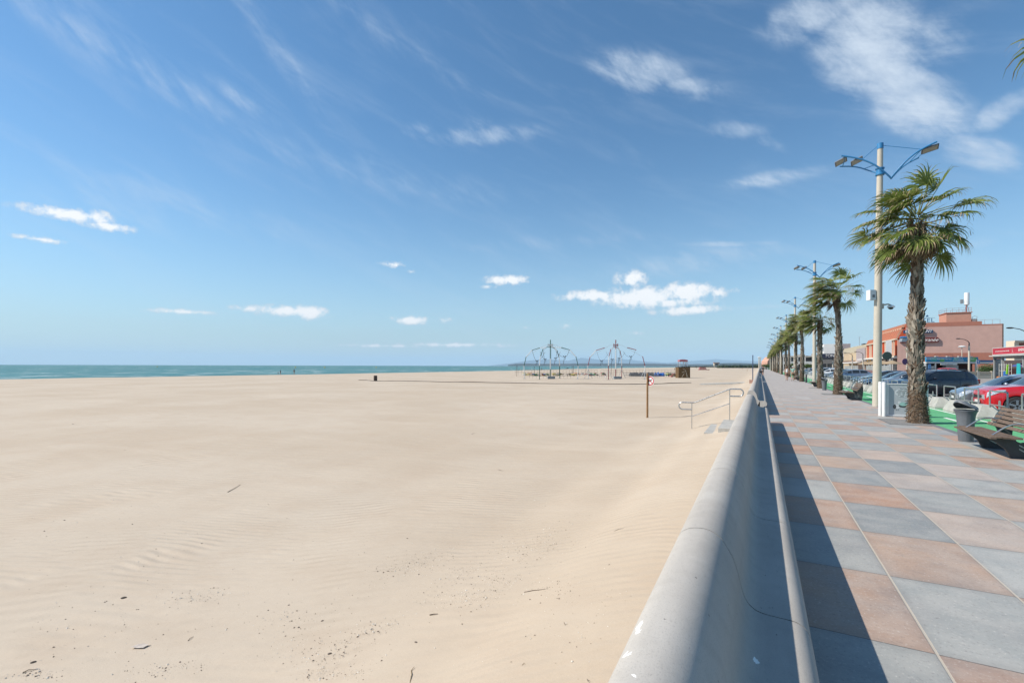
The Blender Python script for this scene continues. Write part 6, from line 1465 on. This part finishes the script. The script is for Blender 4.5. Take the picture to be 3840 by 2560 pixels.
    for s_, b0 in ((-1, 8), (1, 19)):
        p0, p1, p2 = Vector(V[b0][:3]), Vector(V[b0 + 1][:3]), Vector(V[b0 + 3][:3]); b = len(Bm)
        Bm += [(p0.x, p0.y, p0.z - .02, .110)]; BE += [(1, b)]
        pm = p0.lerp(p1, .72); Bm += [(pm.x, pm.y, pm.z, .092)]; BE += [(b, b + 1)]
        if leg_cover: Bm += [(p1.x, p1.y, p1.z, .072), (p2.x, p2.y, p2.z + .03, .055)]; BE += [(b + 1, b + 2), (b + 2, b + 3)]
    skinned('trousers' if leg_cover else 'shorts', sc(Bm), BE, bottom, q)
    mb = MB(); mb.ball((0, .022 * k, 1.645 * k), .098 * k, 14, 9, sc=(.92, 1.05, 1.0))
    if hair is HAIRB: mb.ball((0, -.06 * k, 1.57 * k), .075 * k, 10, 7, sc=(1.1, .7, 1.5))
    mb.obj('hair', hair or HAIRD, q, angle=80)
    if hat: mb = MB(); mb.ball((0, .03 * k, 1.675 * k), .108 * k, 14, 7, sc=(1, 1.1, .75)); mb.ball((0, .14 * k, 1.66 * k), .07, 10, 5, sc=(1.1, 1.2, .15)); mb.obj('cap', hat, q, angle=60)
    mb = MB()
    for b0 in (8, 19):
        p = V[b0 + 4]; mb.ball((p[0] * k, (p[1] - .01) * k, .042 * k), .055 * k, 10, 6, sc=(.85, 2.2, .75))
    mb.obj('shoes', shoes or INK, q, angle=60)
    return q
a = P(2951, 1427, 0); person('woman in a white sleeveless top and taupe shorts walking away beside a man', (a.x, a.y, 0), 0.05, 1.66, WHT, mat("shorts_taupe", (.20, .135, .115), .8), HAIRB, .20, 'side', sleeves=False)
a = P(2973, 1427.5, 0); person('man in a mint shirt and white cap walking with hands behind his back', (a.x, a.y, 0), -0.05, 1.68, mat("shirt_mint", (.25, .42, .36), .8), mat("shorts_khaki", (.15, .12, .07), .8), HAIRD, .28, 'back', hat=WHT)
a = P(2861, 1407, 0); person('person in black standing by a dark pushchair along the sea wall', (a.x, a.y, 0), 0.4, 1.70, BLK, BLK, HAIRD, .15, 'front', leg_cover=False)
a = P(2853, 1406, 0); q = thing('pushchair', 'black pushchair beside the person in black by the sea wall', 'pushchair', (a.x, a.y, 0), 0.5)
mb = MB()
for x in (-.25, .25):
    for y in (-.3, .35): mb.lathe([(.10, -.02), (.13, -.02), (.13, .02), (.10, .02)], (x, y, .13), n=14, axis='X')
mb.obj('wheels', TYRE, q)
mb = MB(); mb.box((0, 0, .50), (.46, .7, .34), taper=.85); mb.ball((0, .12, .72), .32, 12, 7, sc=(.8, .9, .8)); mb.obj('seat', BLK, q)
mb = MB()
for x in (-.23, .23): mb.tube([(x, .35, .13), (x, -.45, 1.0)], .014, 5); mb.tube([(x, -.3, .13), (x, .2, .6)], .014, 5)
mb.tube([(-.23, -.45, 1.0), (.23, -.45, 1.0)], .016, 5); mb.obj('frame', GALV, q)
DK = mat("cloth_dark", (.020, .022, .03), .8)
for u, v, h_, rz, top_, bot_, lab, st in ((1103, 1404.5, 1.80, -1.3, DK, mat("shorts_khaki", (.15, .12, .07), .8), 'lone man in a dark shirt walking by the water', .25), (1052, 1405, 1.50, -1.0, DK, DK, 'dark clothed adult by the water beside a child', .2), (1043, 1405, .98, -1.0, DK, DK, 'small child by the water left of the adult', .12),
                                      (2031, 1389.5, 1.7, .5, DK, mat("trousers_pale", (.4, .36, .33), .8), 'person by the water seen through the green trampoline frame', .2), (2530, 1389, 1.7, 1.0, DK, DK, 'dark clothed walker far off left of the booth', .2), (2611, 1382.5, 1.75, 1.0, DK, DK, 'tiny dark walker far off right of the booth', .2)):
    z0 = -1.3; p = P(u, v, z0)
    for _ in range(4): z0 = sandz(p.x, p.y); p = P(u, v, z0)
    person(lab, (p.x, p.y, z0), rz, h_, top_, bot_, HAIRD, st, 'side', detail=False)
p = P(2127, 1384, SEA); q = thing('kite', 'dark kite lying at the water edge behind the trampolines', 'kite', (p.x, p.y, sandz(p.x, p.y) + .1), TH)
mb = MB(); mb.tube([(-1.9, 0, .1), (-.6, 0, .5), (.4, 0, .9), (1.9, 0, .8)], [.05, .28, .42, .05], 8); mb.obj('canopy', DK, q)
for x_, u in ((0, 1917), (1, 1952), (2, 1968), (3, 1995)):
    p = P(u, 1386, SEA); q = thing('seagull', '%s white gull from the left standing by the water edge' % ['first', 'second', 'third', 'fourth'][x_], 'gull', (p.x, p.y, max(SEA, sandz(p.x, p.y)) + .02), x_, 'white gulls at the water edge'); mb = MB(); mb.ball((0, 0, .45), .32, 10, 6, sc=(1.5, .7, .7)); mb.ball((.42, 0, .72), .14, 8, 5); mb.tube([(.28, 0, .55), (.40, 0, .68)], .09, 6); mb.tube([(0, .08, .3), (0, .08, 0)], .03, 4); mb.tube([(0, -.08, .3), (0, -.08, 0)], .03, 4); mb.tube([(.5, 0, .72), (.66, 0, .69)], [.04, .01], 5); mb.obj('body', WHT, q, angle=60)
# far diners by the shops
for i, (u, h_, cl) in enumerate(((3114, 1.6, mat("shirt_pink", (.5, .2, .2), .8)), (3104, 1.7, DK))):
    a = AD(u, 1400, 150); person(['person in a pink top before the dark blue fascia', 'dark clothed person before the dark blue fascia'][i], (a.x, a.y, 0), 2.0, h_, cl, DK, HAIRD, .1, 'side', detail=False)

# ------------------------------------------------------------------ debris on the sand
PB = [mat("pebble_dark", (.125, .100, .080), .9, var=.4, scale=60), mat("pebble_brown", (.27, .21, .16), .9, var=.4, scale=60), mat("shell_pale", (.68, .64, .56), .7, var=.15, scale=60)]
rnd = random.Random(77); mb = MB()
patches = [(1830, 2170, 330, 60, 900, .12), (2000, 2060, 180, 40, 420, -.1), (1560, 2110, 170, 35, 380, -.25), (1750, 2240, 180, 45, 420, 0), (1220, 2440, 170, 80, 420, 0), (760, 2235, 130, 22, 200, -.1), (1110, 2310, 170, 35, 90, -.15), (620, 2510, 150, 30, 130, -.1), (150, 2530, 90, 20, 60, 0), (1400, 2360, 120, 25, 90, -.2), (2050, 2000, 140, 60, 200, -.2), (1260, 2530, 120, 20, 120, 0), (1100, 1950, 900, 200, 260, 0), (500, 2050, 500, 140, 220, 0), (1300, 2300, 900, 200, 300, 0), (300, 2350, 300, 140, 90, 0), (1500, 1800, 900, 120, 200, 0), (2150, 2350, 150, 120, 40, 0)]
for (u, v, su, sv, n_, sl) in patches:
    for i in range(int(n_ * 1.5)):
        du, dv = rnd.gauss(0, su * .55), rnd.gauss(0, sv * .6); uu, vv = u + du, v + dv + sl * du
        if vv < 1600: continue
        p = P(uu, vv, -.95)
        for _ in range(2): p = P(uu, vv, sandz(p.x, p.y))
        if p.x > -.55: continue
        s_ = .0029 * math.exp(rnd.gauss(0, .55)) * (1.0 if n_ > 100 else 1.3); s_ = min(s_, .012)
        mi = rnd.choices((0, 1, 2), (.26, .30, .44))[0]; z0 = sandz(p.x, p.y) + s_ * .15; a_ = rnd.uniform(0, 6.28); e = rnd.uniform(.5, 1.0)
        ca, sa = math.cos(a_), math.sin(a_); V = [(1, 0, 0), (0, e, 0), (-1, 0, 0), (0, -e, 0), (.1, .1, .7), (0, 0, -.5)]
        mb.add([(p.x + s_ * (x * ca - y * sa), p.y + s_ * (x * sa + y * ca), z0 + s_ * z) for x, y, z in V], [(0, 1, 4), (1, 2, 4), (2, 3, 4), (3, 0, 4), (1, 0, 5), (2, 1, 5), (3, 2, 5), (0, 3, 5)], mi)
tag(mb.obj('pebbles', PB, smooth=False, fix=False), 'scattered small pebbles and shell bits on the sand', 'pebbles', kind='stuff')
def spt(u, v):
    p = P(u, v, -.95)
    for _ in range(3): p = P(u, v, sandz(p.x, p.y))
    return p
TW = mat("twig_dark", (.075, .050, .032), .9, var=.3, scale=30); WEED = mat("dry_weed", (.20, .15, .085), .9, var=.3, scale=30)
for i, (pts, r_, m_, lab) in enumerate([([(1968, 2221), (2000, 2216), (2072, 2207)], .006, TW, 'long thin twig at the edge of the pebble patch'), ([(2302, 1993), (2320, 1986), (2341, 1980)], .004, TW, 'thin twig on the sand nearest the sea wall'), ([(88, 2523), (110, 2514), (137, 2510)], .006, TW, 'dark twig in the lower left corner'), ([(855, 1845), (880, 1832), (903, 1817)], .009, TW, 'bent dark stick left of the picture middle'),
        ([(1540, 2565), (1547, 2530), (1545, 2515), (1557, 2502)], .006, WEED, 'strand of dry weed at the bottom edge'), ([(2205, 2545), (2208, 2556), (2215, 2550)], .003, TW, 'forked twig at the bottom right beside the wall'), ([(2118, 2332), (2122, 2345), (2133, 2338)], .003, TW, 'v shaped twig right of the picture middle'), ([(708, 2402), (716, 2395), (728, 2386)], .005, TW, 'short dark stick by the pale scrap'),
        ([(1614, 2306), (1630, 2305), (1645, 2302)], .008, TW, 'stubby brown stick below the pebble patch'), ([(1960, 2495), (1968, 2488), (1975, 2492)], .003, WEED, 'curled weed near the bottom edge'), ([(1770, 1628), (1775, 1625), (1782, 1624)], .006, TW, 'small stick on the smooth far sand'), ([(1870, 1760), (1878, 1764), (1888, 1766)], .006, TW, 'small curved stick above the ripples')]):
    ps = [spt(*p_) + Vector((0, 0, r_ * .6 + .006 * (k % 2))) for k, p_ in enumerate(pts)]
    r_ *= .6; o = MB().tube(ps, [r_] + [r_ * .8] * (len(ps) - 2) + [r_ * .4], 6).obj('twig', m_); tag(o, lab, 'twig', 'twigs on the sand')
for i, (u, v, s_, lab) in enumerate([(467, 2241, .026, 'dark flat stone left of the pebble trail'), (129, 2482, .020, 'dark stone in the lower left corner'), (1563, 2408, .016, 'lone dark stone below the pebble patch'), (1240, 2450, .017, 'largest dark stone of the lower pebble patch'), (1211, 2327, .013, 'dark stone above the lower pebble patch'), (1529, 2018, .012, 'dark chip at the left tip of the pebble patch'), (243, 1950, .014, 'dark chip far left on the sand'), (2287, 2117, .011, 'small dark chip on the ripples by the wall'), (469, 1688, .016, 'tiny dark stone on the far left sand'), (274, 1590, .03, 'dark flat piece lying far left on the smooth sand'), (578, 1540, .025, 'dark speck stone far off on the smooth sand')]):
    p = spt(u, v); s_ *= .72; mb = MB(); mb.ball((0, 0, s_ * .25), s_, 9, 6, sc=(1.5, .8, .55)); 
    mb.v = [tuple(Vector(q_) * (1 + .25 * mnoise.noise(Vector(q_) * 60))) for q_ in mb.v]
    o = mb.obj('stone', PB[0], loc=p, rz=rnd.uniform(-.6, 1.2), angle=40); tag(o, lab, 'stone', 'stones on the sand')
p = spt(525, 2425); mb = MB(); n_ = 6
for j in range(n_ + 1):
    for i in range(n_ + 1): mb.v.append((-.055 + .11 * i / n_ + .02 * j / n_, -.028 + .055 * j / n_, .006 + .014 * mnoise.noise(Vector((i * .45, j * .45, 3))) + .006))
for j in range(n_):
    for i in range(n_): a = j * (n_ + 1) + i; mb.f.append((a, a + 1, a + n_ + 2, a + n_ + 1)); mb.m.append(0)
tag(mb.obj('paper_scrap', mat("paper_pale", (.52, .46, .40), .8, var=.04), loc=p, rz=TH, fix=False), 'pale crumpled paper scrap lying on the lower left sand', 'paper')

# ------------------------------------------------------------------ air
mb = MB(); mb.bb(-31000, 31000, -31000, 31000, SEA - 6, 640)
hz_ = mb.obj('haze', None, smooth=False); tag(hz_, kind='stuff')
m = bpy.data.materials.new("haze_air"); m.use_nodes = True; m.node_tree.nodes.clear()
t = NT(m.node_tree); o_ = t.N.new('ShaderNodeOutputMaterial'); pv = t.N.new('ShaderNodeVolumePrincipled')
pv.inputs['Color'].default_value = (0.62, 0.83, 1.0, 1); pv.inputs['Density'].default_value = 5.0e-5; pv.inputs['Anisotropy'].default_value = 0.0
t.link(pv.outputs[0], o_.inputs['Volume']); hz_.data.materials.clear(); hz_.data.materials.append(m)
